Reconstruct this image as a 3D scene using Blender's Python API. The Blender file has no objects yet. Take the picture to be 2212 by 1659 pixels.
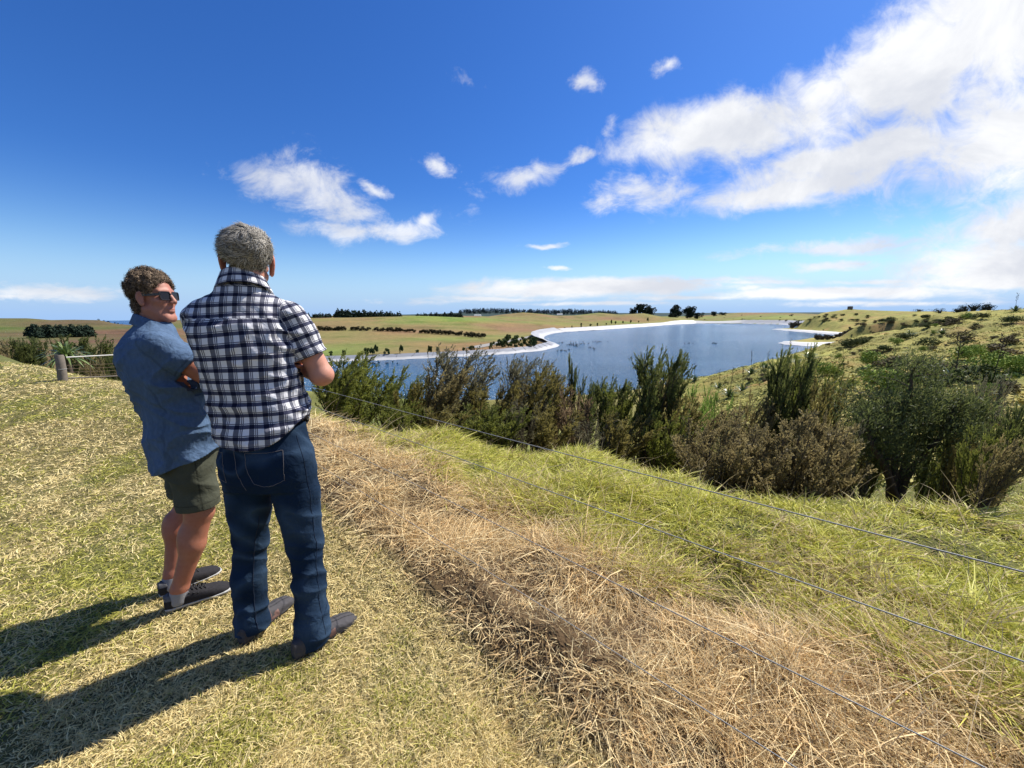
import bpy, math, random
import numpy as np
from mathutils import Matrix, Vector
rad = math.radians
# ------------------------------------------------------------------ camera
SC = bpy.context.scene
CAMZ = 1.45
PITCH, ROLL, FPX = rad(9.9), rad(0.45), 831.0          # focal length in units of a 2212 px wide picture
cam_data = bpy.data.cameras.new("camera"); cam = bpy.data.objects.new("camera", cam_data)
SC.collection.objects.link(cam); SC.camera = cam
cam_data.sensor_width = 36.0; cam_data.lens = 36.0 * FPX / 2212.0
cam_data.clip_start = 0.05; cam_data.clip_end = 60000.0
_f = np.array([0, math.cos(PITCH), -math.sin(PITCH)]); _u0 = np.array([0, math.sin(PITCH), math.cos(PITCH)])
_r = np.array([1., 0, 0]) * math.cos(ROLL) - _u0 * math.sin(ROLL); _u = _u0 * math.cos(ROLL) + np.array([1., 0, 0]) * math.sin(ROLL)
cam.matrix_world = Matrix(((_r[0], _u[0], -_f[0], 0), (_r[1], _u[1], -_f[1], 0), (_r[2], _u[2], -_f[2], CAMZ), (0, 0, 0, 1)))
def ray(px, py):
    return _f + _r * (px - 1106.0) / FPX - _u * (py - 829.5) / FPX
def at_range(px, py, rng):                              # the real place seen at that pixel, rng metres away over the ground
    d = ray(px, py); return d * (rng / math.hypot(d[0], d[1])) + np.array([0, 0, CAMZ])
def at_height(px, py, z):
    d = ray(px, py); return d * ((z - CAMZ) / d[2]) + np.array([0, 0, CAMZ])
def azim(px, py=690):
    d = ray(px, py); return math.atan2(d[0], d[1])
# ------------------------------------------------------------------ sun, sky, exposure
SUN_AZ, SUN_EL = rad(54), rad(51)
sun_data = bpy.data.lights.new("sun", 'SUN'); sun_data.energy = 5.0; sun_data.angle = rad(0.53); sun_data.color = (1.0, 0.95, 0.87)
sun = bpy.data.objects.new("sun", sun_data); SC.collection.objects.link(sun)
_sd = Vector((math.sin(SUN_AZ) * math.cos(SUN_EL), math.cos(SUN_AZ) * math.cos(SUN_EL), math.sin(SUN_EL)))
sun.rotation_euler = _sd.to_track_quat('Z', 'Y').to_euler(); sun.location = (20, 20, 30)
SC.view_settings.view_transform = 'Standard'; SC.view_settings.look = 'None'
SC.view_settings.exposure = 0.78; SC.view_settings.gamma = 1.0; SC.view_settings.use_curve_mapping = False
SC.cycles.max_bounces = 6; SC.cycles.diffuse_bounces = 3; SC.cycles.glossy_bounces = 3; SC.cycles.transparent_max_bounces = 8
SC.cycles.caustics_reflective = False; SC.cycles.caustics_refractive = False
class NT:                                               # small node-tree writer
    def __init__(s, tree): s.t = tree
    def n(s, kind, **kw):
        nd = s.t.nodes.new(kind)
        for k, v in kw.items(): setattr(nd, k, v)
        return nd
    def put(s, sock, v):
        if isinstance(v, bpy.types.NodeSocket): s.t.links.new(v, sock)
        elif v is not None: sock.default_value = v
    def m(s, op, a, b=None, c=None, clamp=False):
        nd = s.n('ShaderNodeMath', operation=op, use_clamp=clamp)
        s.put(nd.inputs[0], a)
        if b is not None: s.put(nd.inputs[1], b)
        if c is not None: s.put(nd.inputs[2], c)
        return nd.outputs[0]
    def ss(s, v, lo, hi, a=0.0, b=1.0):
        nd = s.n('ShaderNodeMapRange', interpolation_type='SMOOTHSTEP')
        s.put(nd.inputs[0], v); s.put(nd.inputs[1], lo); s.put(nd.inputs[2], hi); s.put(nd.inputs[3], a); s.put(nd.inputs[4], b)
        return nd.outputs[0]
    def mix(s, f, a, b, blend='MIX'):
        nd = s.n('ShaderNodeMix', data_type='RGBA', blend_type=blend)
        s.put(nd.inputs[0], f)
        for q, v in ((6, a), (7, b)):
            if isinstance(v, (tuple, list)) and len(v) == 3: v = (*v, 1)
            s.put(nd.inputs[q], v)
        return nd.outputs[2]
    def xyz(s, x, y, z):
        nd = s.n('ShaderNodeCombineXYZ'); s.put(nd.inputs[0], x); s.put(nd.inputs[1], y); s.put(nd.inputs[2], z); return nd.outputs[0]
    def noise(s, vec, scale, detail=4, rough=.55, dist=0.0, out=0):
        nd = s.n('ShaderNodeTexNoise'); s.put(nd.inputs['Vector'], vec); s.put(nd.inputs['Scale'], scale)
        s.put(nd.inputs['Detail'], detail); s.put(nd.inputs['Roughness'], rough); s.put(nd.inputs['Distortion'], dist)
        return nd.outputs[out]
world = bpy.data.worlds.new("World"); SC.world = world; world.use_nodes = True
wt = world.node_tree; wt.nodes.clear(); W = NT(wt)
sky = W.n('ShaderNodeTexSky', sky_type='NISHITA'); sky.sun_disc = False; sky.sun_elevation = SUN_EL; sky.sun_rotation = SUN_AZ
sky.air_density = 1.0; sky.dust_density = 0.35; sky.ozone_density = 2.2; sky.altitude = 60
hsv = W.n('ShaderNodeHueSaturation'); hsv.inputs['Saturation'].default_value = 1.22; wt.links.new(sky.outputs[0], hsv.inputs['Color'])
gen = W.n('ShaderNodeTexCoord').outputs['Generated']
sep = W.n('ShaderNodeSeparateXYZ'); W.put(sep.inputs[0], gen); dx, dy, dz = sep.outputs
dzc = W.m('MAXIMUM', dz, 0.004)
# sky coordinates: tangents of the direction east and up against due north; behind the viewer they mirror
dyc = W.m('MAXIMUM', W.m('ABSOLUTE', dy), 0.08)
gx = W.m('DIVIDE', dx, dyc); gz = W.m('DIVIDE', dz, dyc)
flat = W.m('ADD', 1.0, W.m('DIVIDE', 0.55, W.m('ADD', W.m('MAXIMUM', gz, 0.0), 0.16)))      # clouds flatten towards the horizon
skyv = W.xyz(gx, W.m('MULTIPLY', gz, flat), W.m('MULTIPLY', dy, .3))
wcol = W.noise(skyv, 3.2, 6, .6, 0, 1)
wsep = W.n('ShaderNodeSeparateColor'); W.put(wsep.inputs[0], wcol)
wx = W.m('ADD', gx, W.m('MULTIPLY', W.m('SUBTRACT', wsep.outputs[0], .5), .30))
wz = W.m('ADD', gz, W.m('MULTIPLY', W.m('SUBTRACT', wsep.outputs[1], .5), W.m('MINIMUM', .15, W.m('MULTIPLY', W.m('MAXIMUM', gz, 0.0), .45))))
def blob(px, py, w, h, ang=0.0, peak=1.0):               # one bank of cloud at a sky direction, half width and half height in 1/FPX
    d = ray(px, py); x0, z0 = d[0] / d[1], d[2] / d[1]; ca, sa = math.cos(rad(ang)), math.sin(rad(ang))
    X = W.m('SUBTRACT', wx, x0); Z = W.m('SUBTRACT', wz, z0)
    x = W.m('MULTIPLY', W.m('ADD', W.m('MULTIPLY', X, ca), W.m('MULTIPLY', Z, sa)), FPX / w)
    y = W.m('MULTIPLY', W.m('SUBTRACT', W.m('MULTIPLY', Z, ca), W.m('MULTIPLY', X, sa)), FPX / h)
    return W.m('MULTIPLY', W.m('SUBTRACT', 1.0, W.m('SQRT', W.m('ADD', W.m('MULTIPLY', x, x), W.m('MULTIPLY', y, y)))), peak)
def field(items):
    f = None
    for it in items:
        b = blob(*it); f = b if f is None else W.m('SMOOTH_MAX', f, b, .15)
    return W.m('MAXIMUM', f, -1.2)
thick = field([(1980, 160, 430, 125, 20), (1590, 285, 300, 80, 10), (2190, 290, 380, 190, 14), (1850, 330, 360, 75, 12),
               (2180, 60, 320, 170, 28), (1720, 405, 290, 56, 9), (2230, 555, 380, 85, 6), (2250, 470, 380, 60, 8), (1290, 620, 430, 28, 1.0), (1800, 632, 450, 16, 0), (2150, 610, 260, 22, 0)])
thin = field([(610, 390, 165, 66, -6), (715, 440, 120, 44, -14), (800, 490, 260, 34, 2), (945, 468, 90, 34, 12), (1450, 604, 260, 8, 1), (1060, 645, 300, 9), (1500, 642, 360, 9), (1950, 656, 300, 9), (1260, 655, 200, 7), (2060, 590, 200, 14, 3), (805, 398, 60, 14, -8, .8), (955, 350, 40, 24), (1130, 382, 100, 30, 3, .8),
              (1250, 350, 70, 14, 5, .8), (1385, 428, 150, 36, 2), (1275, 180, 34, 24, 0, .9), (1470, 147, 34, 22, 10, .7), (985, 185, 40, 12, -20, .4),
              (1188, 531, 52, 6, 0, .8), (1222, 577, 28, 6), (1312, 285, 30, 34, 0, .6), (1800, 532, 330, 20, 4), (1790, 576, 110, 15),
              (520, 358, 50, 16, 0, .5), (110, 632, 180, 26, 0), (40, 640, 260, 12, 0, .8), (950, 652, 200, 9, 0, .6), (2050, 625, 260, 16, 0), (1600, 608, 180, 9, 0, .8),
              (1545, 612, 40, 12), (1625, 622, 50, 14), (1900, 610, 160, 8)])
fine = W.noise(skyv, 8.5, 12, .66, .5)
fine2 = W.noise(skyv, 2.6, 6, .55, .2)
dens1 = W.ss(W.m('ADD', thick, W.m('ADD', W.m('MULTIPLY', W.m('SUBTRACT', fine, .5), 1.15), W.m('MULTIPLY', W.m('SUBTRACT', fine2, .5), .8))), .02, .66)
dens2 = W.m('MULTIPLY', W.ss(W.m('ADD', thin, W.m('MULTIPLY', W.m('SUBTRACT', fine, .5), 2.2)), .05, .95), .86)
dens = W.m('MAXIMUM', dens1, dens2)
dens = W.m('MULTIPLY', dens, W.ss(dz, 0.0, 0.02))
back = W.m('MULTIPLY', W.ss(W.noise(W.xyz(W.m('MULTIPLY', dx, 1.5), W.m('MULTIPLY', dz, 3), dy), 2.0, 7, .6), .52, .7), W.ss(dy, 0.1, -0.2))
dens = W.m('MAXIMUM', dens, back)
shade = W.ss(W.noise(skyv, 3.0, 7, .6, .4), .32, .68)
cloud_col = W.mix(shade, (4.4, 4.6, 5.1), (6.4, 6.45, 6.55))
base = W.mix(W.m('SUBTRACT', 1.0, W.ss(dz, -.01, 0.17)), hsv.outputs[0], (2.3, 3.6, 5.8))
base = W.mix(W.m('MULTIPLY', W.ss(dz, -.03, 0.30), .95), base, W.mix(1.0, hsv.outputs[0], (.30, .51, .85), 'MULTIPLY'))
final = W.mix(dens, base, cloud_col)
bg = W.n('ShaderNodeBackground'); W.put(bg.inputs[0], final); bg.inputs[1].default_value = 0.095
wo = W.n('ShaderNodeOutputWorld'); wt.links.new(bg.outputs[0], wo.inputs[0])
# ------------------------------------------------------------------ noise, materials, objects
def _hash(i, j, k, seed):
    n = (i.astype(np.int64) * 374761393 + j.astype(np.int64) * 668265263 + k.astype(np.int64) * 2147483647 + seed * 1274126177) & 0xffffffff
    n = ((n ^ (n >> 13)) * 1274126177) & 0xffffffff
    n = ((n ^ (n >> 16)) * 668265263) & 0xffffffff
    return ((n ^ (n >> 15)) & 0xffffff) / float(0xffffff)
def noise3(p, seed=0):                                  # smooth value noise, about -1..1
    p = np.asarray(p, float); i = np.floor(p).astype(np.int64); f = p - i; f = f * f * (3 - 2 * f)
    o = 0
    for a in (0, 1):
        for b in (0, 1):
            for c in (0, 1):
                w = (f[:, 0] if a else 1 - f[:, 0]) * (f[:, 1] if b else 1 - f[:, 1]) * (f[:, 2] if c else 1 - f[:, 2])
                o = o + w * _hash(i[:, 0] + a, i[:, 1] + b, i[:, 2] + c, seed)
    return o * 2 - 1
def fbm2(x, y, scale, octs=3, seed=0, gain=.5):
    p = np.stack([x / scale, y / scale, np.zeros_like(x) + .37], 1); o = 0; a = 1; t = 0
    for k in range(octs): o = o + a * noise3(p * 2 ** k, seed + k); t += a; a *= gain
    return o / t
def new_mat(name):
    m = bpy.data.materials.new(name); m.use_nodes = True; m.node_tree.nodes.clear(); t = NT(m.node_tree)
    b = t.n('ShaderNodeBsdfPrincipled'); o = t.n('ShaderNodeOutputMaterial'); m.node_tree.links.new(b.outputs[0], o.inputs[0])
    return m, t, b
def simple_mat(name, col, rough=.7, spec=.3, vary=.12, scale=30, bump=0.0, bscale=200):
    m, t, b = new_mat(name); co = t.n('ShaderNodeTexCoord').outputs['Object']
    n = t.noise(co, scale, 3)
    lo = tuple(c * (1 - vary) for c in col); hi = tuple(min(1, c * (1 + vary)) for c in col)
    t.put(b.inputs['Base Color'], t.mix(n, lo, hi)); b.inputs['Roughness'].default_value = rough; b.inputs['Specular IOR Level'].default_value = spec
    if bump:
        bp = t.n('ShaderNodeBump'); bp.inputs['Strength'].default_value = bump; bp.inputs['Distance'].default_value = .002
        t.put(bp.inputs['Height'], t.noise(co, bscale, 3)); t.put(b.inputs['Normal'], bp.outputs[0])
    return m
def attr_mat(name, rough=.7, spec=.3, transl=0.0, vary=.15, scale=60, hue=None, sheen=0, bump=0.0, bscale=300, bdist=.002):   # colour carried by the mesh, broken up by noise
    m, t, b = new_mat(name)
    a = t.n('ShaderNodeAttribute'); a.attribute_name = 'Col'
    co = t.n('ShaderNodeTexCoord').outputs['Object']
    n = t.noise(co, scale, 2)
    c = t.mix(1.0, a.outputs[0], t.mix(n, (1 - vary,) * 3, (1 + vary,) * 3), 'MULTIPLY')
    t.put(b.inputs['Base Color'], c); b.inputs['Roughness'].default_value = rough; b.inputs['Specular IOR Level'].default_value = spec
    if bump:
        bp = t.n('ShaderNodeBump'); bp.inputs['Strength'].default_value = bump; bp.inputs['Distance'].default_value = bdist
        t.put(bp.inputs['Height'], t.noise(co, bscale, 3, .5, .4 if bdist > .005 else 0)); t.put(b.inputs['Normal'], bp.outputs[0])
    if transl:
        tr = t.n('ShaderNodeBsdfTranslucent'); t.put(tr.inputs[0], c); mx = t.n('ShaderNodeMixShader'); mx.inputs[0].default_value = transl
        t.t.links.new(b.outputs[0], mx.inputs[1]); t.t.links.new(tr.outputs[0], mx.inputs[2])
        out = [x for x in t.t.nodes if x.bl_idname == 'ShaderNodeOutputMaterial'][0]; t.t.links.new(mx.outputs[0], out.inputs[0])
    return m
def mesh_np(name, V, faces, mat=None, col=None, uv=None, smooth=True):
    """V (n,3); faces: list of (m,k) int arrays; col (n,3) per vertex; uv (n,2) per vertex"""
    V = np.asarray(V, np.float32); me = bpy.data.meshes.new(name)
    if not isinstance(faces, (list, tuple)): faces = [faces]
    faces = [np.asarray(f, np.int32) for f in faces if len(f)]
    loops = np.concatenate([f.ravel() for f in faces]); tot = np.concatenate([np.full(len(f), f.shape[1], np.int32) for f in faces])
    start = np.concatenate([[0], np.cumsum(tot)[:-1]]).astype(np.int32)
    me.vertices.add(len(V)); me.vertices.foreach_set('co', V.ravel())
    me.loops.add(len(loops)); me.loops.foreach_set('vertex_index', loops)
    me.polygons.add(len(tot)); me.polygons.foreach_set('loop_start', start); me.polygons.foreach_set('loop_total', tot)
    me.polygons.foreach_set('use_smooth', np.full(len(tot), smooth))
    if col is not None:
        c = np.ones((len(V), 4), np.float32); c[:, :3] = col
        at = me.color_attributes.new('Col', 'FLOAT_COLOR', 'POINT'); at.data.foreach_set('color', c.ravel())
    if uv is not None:
        at = me.attributes.new('Cloth', 'FLOAT_VECTOR', 'POINT'); q = np.zeros((len(V), 3), np.float32); q[:, :uv.shape[1]] = uv
        at.data.foreach_set('vector', q.ravel())
    me.update(calc_edges=True); me.validate()
    if mat: me.materials.append(mat)
    return me
def link(name, me, parent=None, label=None, cat=None, group=None, kind=None, loc=None, rot=None, scale=None):
    o = bpy.data.objects.new(name, me); SC.collection.objects.link(o)
    if parent is not None: o.parent = parent
    if loc is not None: o.location = loc
    if rot is not None: o.rotation_euler = rot
    if scale is not None: o.scale = scale if hasattr(scale, '__len__') else (scale,) * 3
    if label: o['label'] = label
    if cat: o['category'] = cat
    if group: o['group'] = group
    if kind: o['kind'] = kind
    return o
def copy_thing(src, loc, rot=None, scale=None, label=None, group=None):
    c = src.copy(); SC.collection.objects.link(c); c.location = loc
    if rot is not None: c.rotation_euler = rot
    if scale is not None: c.scale = scale if hasattr(scale, '__len__') else (scale,) * 3
    if label: c['label'] = label
    if group: c['group'] = group
    for ch in list(src.children):
        d = ch.copy(); SC.collection.objects.link(d); d.parent = c
        for g in list(ch.children):
            e = g.copy(); SC.collection.objects.link(e); e.parent = d
    return c
def tube_np(pts, radii, k=8, cap=True):                  # swept tube: returns V, faces (quads), with closed ends
    pts = np.asarray(pts, float); radii = np.broadcast_to(np.asarray(radii, float), (len(pts),))
    T = np.gradient(pts, axis=0); T /= np.linalg.norm(T, axis=1)[:, None] + 1e-9
    ref = np.array([0, 0, 1.0]) if abs(T[0][2]) < .9 else np.array([1.0, 0, 0])
    A = np.cross(T, ref); A /= np.linalg.norm(A, axis=1)[:, None] + 1e-9; B = np.cross(T, A)
    th = np.linspace(0, 2 * math.pi, k, endpoint=False)
    V = (pts[:, None, :] + radii[:, None, None] * (A[:, None, :] * np.cos(th)[None, :, None] + B[:, None, :] * np.sin(th)[None, :, None])).reshape(-1, 3)
    n = len(pts); i = np.arange(n - 1)[:, None] * k; j = np.arange(k)[None, :]; j2 = (j + 1) % k
    F = np.stack([i + j, i + j2, i + k + j2, i + k + j], -1).reshape(-1, 4)
    return V, F
class Bag:                                              # gathers quads and triangles for one mesh
    def __init__(s): s.V, s.Q, s.T, s.C, s.n = [], [], [], [], 0
    def add(s, V, F, col=None):
        V = np.asarray(V, float).reshape(-1, 3); F = np.asarray(F); s.V.append(V); (s.Q if F.shape[1] == 4 else s.T).append(F + s.n)
        if col is not None: s.C.append(np.broadcast_to(np.asarray(col, float), (len(V), 3)))
        s.n += len(V); return s
    def tube(s, pts, r, k=8, col=None): V, F = tube_np(pts, r, k); return s.add(V, F, col)
    def box(s, c, size, rz=0, col=None):
        hx, hy, hz = [q / 2 for q in size]; V = np.array([[x, y, z] for x in (-hx, hx) for y in (-hy, hy) for z in (-hz, hz)])
        cz, sz = math.cos(rz), math.sin(rz); V = np.stack([V[:, 0] * cz - V[:, 1] * sz, V[:, 0] * sz + V[:, 1] * cz, V[:, 2]], 1) + np.array(c)
        return s.add(V, np.array([[0, 1, 3, 2], [4, 6, 7, 5], [0, 4, 5, 1], [2, 3, 7, 6], [0, 2, 6, 4], [1, 5, 7, 3]]), col)
    def mesh(s, name, mat, smooth=True):
        F = []
        if s.Q: F.append(np.concatenate(s.Q))
        if s.T: F.append(np.concatenate(s.T))
        return mesh_np(name, np.concatenate(s.V), F, mat, np.concatenate(s.C) if s.C else None, None, smooth)
# signed-distance modelling: smooth bodies and garments, meshed by surface nets
def smin(a, b, k): h = np.clip(.5 + .5 * (b - a) / k, 0, 1); return b + (a - b) * h - k * h * (1 - h)
def capsule(P, a, b, ra, rb=None):
    rb = ra if rb is None else rb; a = np.asarray(a, float); b = np.asarray(b, float); ab = b - a
    t = np.clip(((P - a) @ ab) / (ab @ ab), 0, 1); return np.linalg.norm(P - a - t[:, None] * ab, axis=1) - (ra + (rb - ra) * t)
def chain(P, pts, rr, k=.02):
    d = None
    for i in range(len(pts) - 1):
        c = capsule(P, pts[i], pts[i + 1], rr[i], rr[i + 1]); d = c if d is None else np.minimum(d, c) if k == 0 else smin(d, c, k)
    return d
def ellip(P, c, r, R=None):
    q = P - np.asarray(c, float)
    if R is not None: q = q @ R
    r = np.asarray(r, float); k = np.linalg.norm(q / r, axis=1); return (k - 1) * r.min()
def loft(P, sec, n=2.3):
    """sec rows: z, cx, cy, half width, half depth, azimuth(deg). returns distance, local x, local y"""
    S = np.array(sec, float); z = P[:, 2]; g = [np.interp(z, S[:, 0], S[:, j]) for j in range(1, 6)]
    th = np.radians(g[4]); X = P[:, 0] - g[0]; Y = P[:, 1] - g[1]
    lx = X * np.cos(th) - Y * np.sin(th); ly = X * np.sin(th) + Y * np.cos(th)
    rho = ((np.abs(lx) / g[2]) ** n + (np.abs(ly) / g[3]) ** n) ** (1 / n)
    d = (rho - 1) * np.minimum(g[2], g[3]); dz = np.maximum(S[0, 0] - z, z - S[-1, 0])
    return np.maximum(d, dz), lx, ly
def surface_nets(f, lo, hi, h, B=8):
    lo = np.asarray(lo, float); n = (np.ceil((np.asarray(hi) - lo) / h / B).astype(int)) * B; V = np.empty(n, np.float32)
    nb = n // B; bi = np.stack(np.meshgrid(*[np.arange(q) for q in nb], indexing='ij'), -1).reshape(-1, 3)
    cen = lo + (bi * B + (B - 1) / 2) * h; d = f(cen); act = np.abs(d) < h * B * .87 * 1.5 + .008
    big = np.repeat(np.repeat(np.repeat(np.where(d < 0, -1., 1.).reshape(nb), B, 0), B, 1), B, 2); V[:] = big
    off = np.stack(np.meshgrid(*[np.arange(B)] * 3, indexing='ij'), -1).reshape(-1, 3)
    A = bi[act]
    for s0 in range(0, len(A), 400):
        idx = (A[s0:s0 + 400, None, :] * B + off[None]).reshape(-1, 3); V[idx[:, 0], idx[:, 1], idx[:, 2]] = f(lo + idx * h)
    ins = V < 0; m = n - 1
    cnt = np.zeros(m, np.int8); cor = [(a, b, c) for a in (0, 1) for b in (0, 1) for c in (0, 1)]
    for a, b, c in cor: cnt += ins[a:a + m[0], b:b + m[1], c:c + m[2]]
    cells = np.argwhere((cnt > 0) & (cnt < 8)); cid = np.full(m, -1, np.int32); cid[cells[:, 0], cells[:, 1], cells[:, 2]] = np.arange(len(cells))
    acc = np.zeros((len(cells), 3)); w = np.zeros(len(cells))
    for a in cor:
        for ax in range(3):
            if a[ax]: continue
            b = list(a); b[ax] = 1; ca = cells + a; cb = cells + b
            va = V[ca[:, 0], ca[:, 1], ca[:, 2]]; vb = V[cb[:, 0], cb[:, 1], cb[:, 2]]; x = (va < 0) != (vb < 0)
            t = np.where(x, va / np.where(x, va - vb, 1), 0); p = np.array(a, float)[None] + np.eye(3)[ax][None] * t[:, None]
            acc[x] += p[x]; w[x] += 1
    pts = lo + (cells + acc / w[:, None]) * h; Q = []
    for ax in range(3):
        sl0 = [slice(1, -1)] * 3; sl1 = [slice(1, -1)] * 3; sl0[ax] = slice(0, -1); sl1[ax] = slice(1, None)
        A_, B_ = ins[tuple(sl0)], ins[tuple(sl1)]; e = np.argwhere(A_ != B_); o = np.ones(3, int); o[ax] = 0; e = e + o
        flip = ins[e[:, 0], e[:, 1], e[:, 2]]; u, v = [(1, 2), (2, 0), (0, 1)][ax]; U = np.eye(3, dtype=int)[u]; Vv = np.eye(3, dtype=int)[v]
        q = [cid[tuple((e - x).T)] for x in (U + Vv, Vv, 0 * U, U)]; q = np.stack(q, 1); q[~flip] = q[~flip][:, ::-1]; Q.append(q[(q >= 0).all(1)])
    return pts, np.concatenate(Q)
# ------------------------------------------------------------------ the land: one sheet, heights through surveyed points
WATER = -10.5
SHORE_PX = [(480, 800), (600, 788), (700, 782.5), (760, 780), (850, 777), (1000, 770), (1100, 764), (1170, 757.5), (1202, 749), (1206, 746), (1196, 741), (1180, 736), (1172, 731), (1174, 726), (1190, 721), (1220, 717),
            (1300, 712.5), (1400, 705.5), (1462, 700.5), (1500, 698.5), (1600, 698.8), (1680, 700.5), (1745, 705), (1790, 710), (1730, 709), (1668, 711.8), (1720, 716), (1790, 722), (1845, 726),
            (1815, 727), (1762, 730), (1715, 737), (1682, 741), (1700, 744.5), (1750, 747.5), (1820, 750), (1868, 744), (1850, 751), (1815, 766), (1770, 773), (1700, 783), (1640, 792), (1580, 807), (1500, 823), (1420, 836), (1340, 848),
            (1200, 862), (1050, 868), (900, 866), (760, 856), (620, 842), (500, 825), (420, 812)]
SHORE = np.array([at_height(x, y, WATER)[:2] for x, y in SHORE_PX])
def shore_dist(x, y):                                   # signed: negative over the water
    P = np.stack([x, y], 1); best = np.full(len(P), 1e9); ins = np.zeros(len(P), bool); n = len(SHORE)
    for i in range(n):
        a, b = SHORE[i], SHORE[(i + 1) % n]; ab = b - a; t = np.clip(((P - a) @ ab) / (ab @ ab), 0, 1); best = np.minimum(best, np.hypot(*(P - a - t[:, None] * ab).T))
        c = (a[1] > P[:, 1]) != (b[1] > P[:, 1]); xi = a[0] + (P[:, 1] - a[1]) * (b[0] - a[0]) / (b[1] - a[1] + 1e-12); ins ^= c & (P[:, 0] < xi)
    return np.where(ins, -best, best)
CP = []                                                 # control points x, y, z
def cp(px, py, r): p = at_range(px, py, r); CP.append(p)
def cz(px, r, z): a = azim(px); CP.append(np.array([math.sin(a) * r, math.cos(a) * r, z]))
for a in range(-180, 180, 30):                          # the lawn round the viewer is level
    for r in (1.0, 2.2): CP.append(np.array([math.sin(rad(a)) * r, math.cos(rad(a)) * r, 0.0]))
for a in range(80, 290, 30):
    for r, z in ((6, 0), (20, 0), (100, -2), (600, -5), (2500, -20)): CP.append(np.array([math.sin(rad(a)) * r, math.cos(rad(a)) * r, z * 1.0]))
for x, y, r in [(0, 765, 17), (60, 790, 13), (130, 823, 10.5), (200, 825, 10.5), (300, 828, 10.5), (450, 850, 8.5), (600, 890, 6.5), (700, 910, 5.6), (950, 955, 4.8), (1250, 990, 4.3), (1480, 1037, 3.95), (1700, 1087, 3.8), (1850, 1090, 4.6), (2100, 1115, 4.9), (2212, 1190, 4.2)]: cp(x, y, r)
for x, r in ((0, 6), (300, 5), (600, 4), (-300, 5), (-300, 12)): cz(x, r, 0.0)
for x, r, z in [(-300, 26, -1.0), (0, 27, -2.2), (200, 22, -3.0), (400, 18, -3.0), (600, 12, -2.4), (780, 9.5, -1.7), (1000, 8, -1.5), (1250, 8, -1.9), (1480, 7.5, -2.0), (1700, 7, -1.9), (2100, 9, -1.9), (2212, 9, -1.6), (2400, 9, -1.3),
                (700, 20, -5), (1000, 20, -5.5), (1300, 20, -6), (1600, 18, -5.0), (1900, 16, -3.6), (2212, 16, -2.4), (2212, 24, -2.6), (2500, 30, -1.0),
                (700, 40, -10.0), (1000, 42, -10.0), (1300, 45, -9.8), (0, 60, -9), (300, 60, -10), (-300, 60, -7), (1480, 40, -8.3)]: cz(x, r, z)
# the slope on the right, the far fields and the skyline
for x, y, r in [(1560, 850, 48), (1650, 840, 38), (1760, 850, 30), (1900, 870, 26), (2100, 850, 26), (2212, 850, 28), (1650, 805, 58), (1750, 800, 52), (1800, 785, 68), (1900, 775, 75), (2050, 770, 62), (2212, 770, 52), (2212, 720, 90), (2212, 690, 125), (2212, 669, 160),
                (2100, 673, 185), (2100, 700, 120), (1980, 700, 170), (1980, 673, 330), (1900, 730, 120), (1850, 710, 330), (1828, 669, 420), (1760, 690, 520), (1700, 676, 800), (1600, 674, 1000), (1480, 686, 800), (1540, 693, 700),
                (-200, 690, 700), (0, 690, 700), (60, 692, 720), (150, 697, 650), (215, 701, 600), (270, 704, 640), (320, 700, 700), (420, 692, 800), (560, 688, 900), (700, 683, 1000), (800, 686, 900), (60, 745, 150), (180, 735, 210), (180, 715, 330), (60, 712, 380), (420, 745, 170), (420, 715, 300),
                (700, 762, 150), (700, 735, 230), (700, 708, 380), (850, 764, 122), (850, 755, 145), (850, 730, 230), (850, 708, 360), (860, 693, 520), (1000, 757, 150), (1000, 735, 210), (1000, 705, 380), (1000, 690, 600), (1100, 745, 185), (1100, 705, 420), (1130, 676.5, 620), (1180, 681, 700), (1230, 686, 720),
                (1294, 678, 760), (1340, 684, 800), (1389, 680, 640), (1420, 690, 700), (1300, 702, 480), (1180, 706, 400), (1200, 690, 560), (1390, 695, 600), (1450, 690, 900)]: cp(x, y, r)
for x, y, r in [(1044, 671, 2100), (1000, 675, 2100), (1160, 675, 2200), (1225, 673, 2100), (1320, 676, 2200), (900, 678, 2000), (700, 681, 2000), (1500, 675, 2200), (1700, 674, 2300), (1900, 673, 2300), (2100, 670, 2300), (2212, 669, 2300)]: cp(x, y, r)
for x, r, z in [(0, 1100, -16), (0, 2300, -60), (250, 1000, -40), (250, 2300, -60), (450, 1500, -40), (450, 2300, -60), (-400, 2300, -60), (1044, 1100, -8), (1225, 1100, -10), (1300, 1300, -10), (1830, 800, -8), (2000, 800, -6), (2212, 400, -4), (1130, 850, -8), (1294, 1000, -10), (860, 800, -12), (1600, 1500, -4)]: cz(x, r, z)
CP = np.array(CP); _keep = []
for i, c in enumerate(CP):                              # drop points that all but repeat another
    if all(np.hypot(*(c[:2] - CP[j][:2])) > .04 * np.hypot(*c[:2]) for j in _keep): _keep.append(i)
CP = CP[_keep]
def _warp(x, y): r = np.hypot(x, y); L = np.log1p(r / 2.0) + 0.25; return np.stack([x / (r + 1e-6) * L * 1.0, y / (r + 1e-6) * L], 1)
def _warp2(x, y): r = np.hypot(x, y); a = np.arctan2(x, y); return np.stack([2.3 * np.sin(a), 2.3 * np.cos(a), np.log1p(r / 1.5)], 1)
_cw = _warp2(CP[:, 0], CP[:, 1]); _cq = CP[:, 2] / (np.hypot(CP[:, 0], CP[:, 1]) + 4)
_D = np.linalg.norm(_cw[:, None] - _cw[None], axis=2); _n = len(CP); _A = np.zeros((_n + 1, _n + 1)); _A[:_n, :_n] = _D + np.eye(_n) * -.002; _A[:_n, _n] = 1; _A[_n, :_n] = 1
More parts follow.
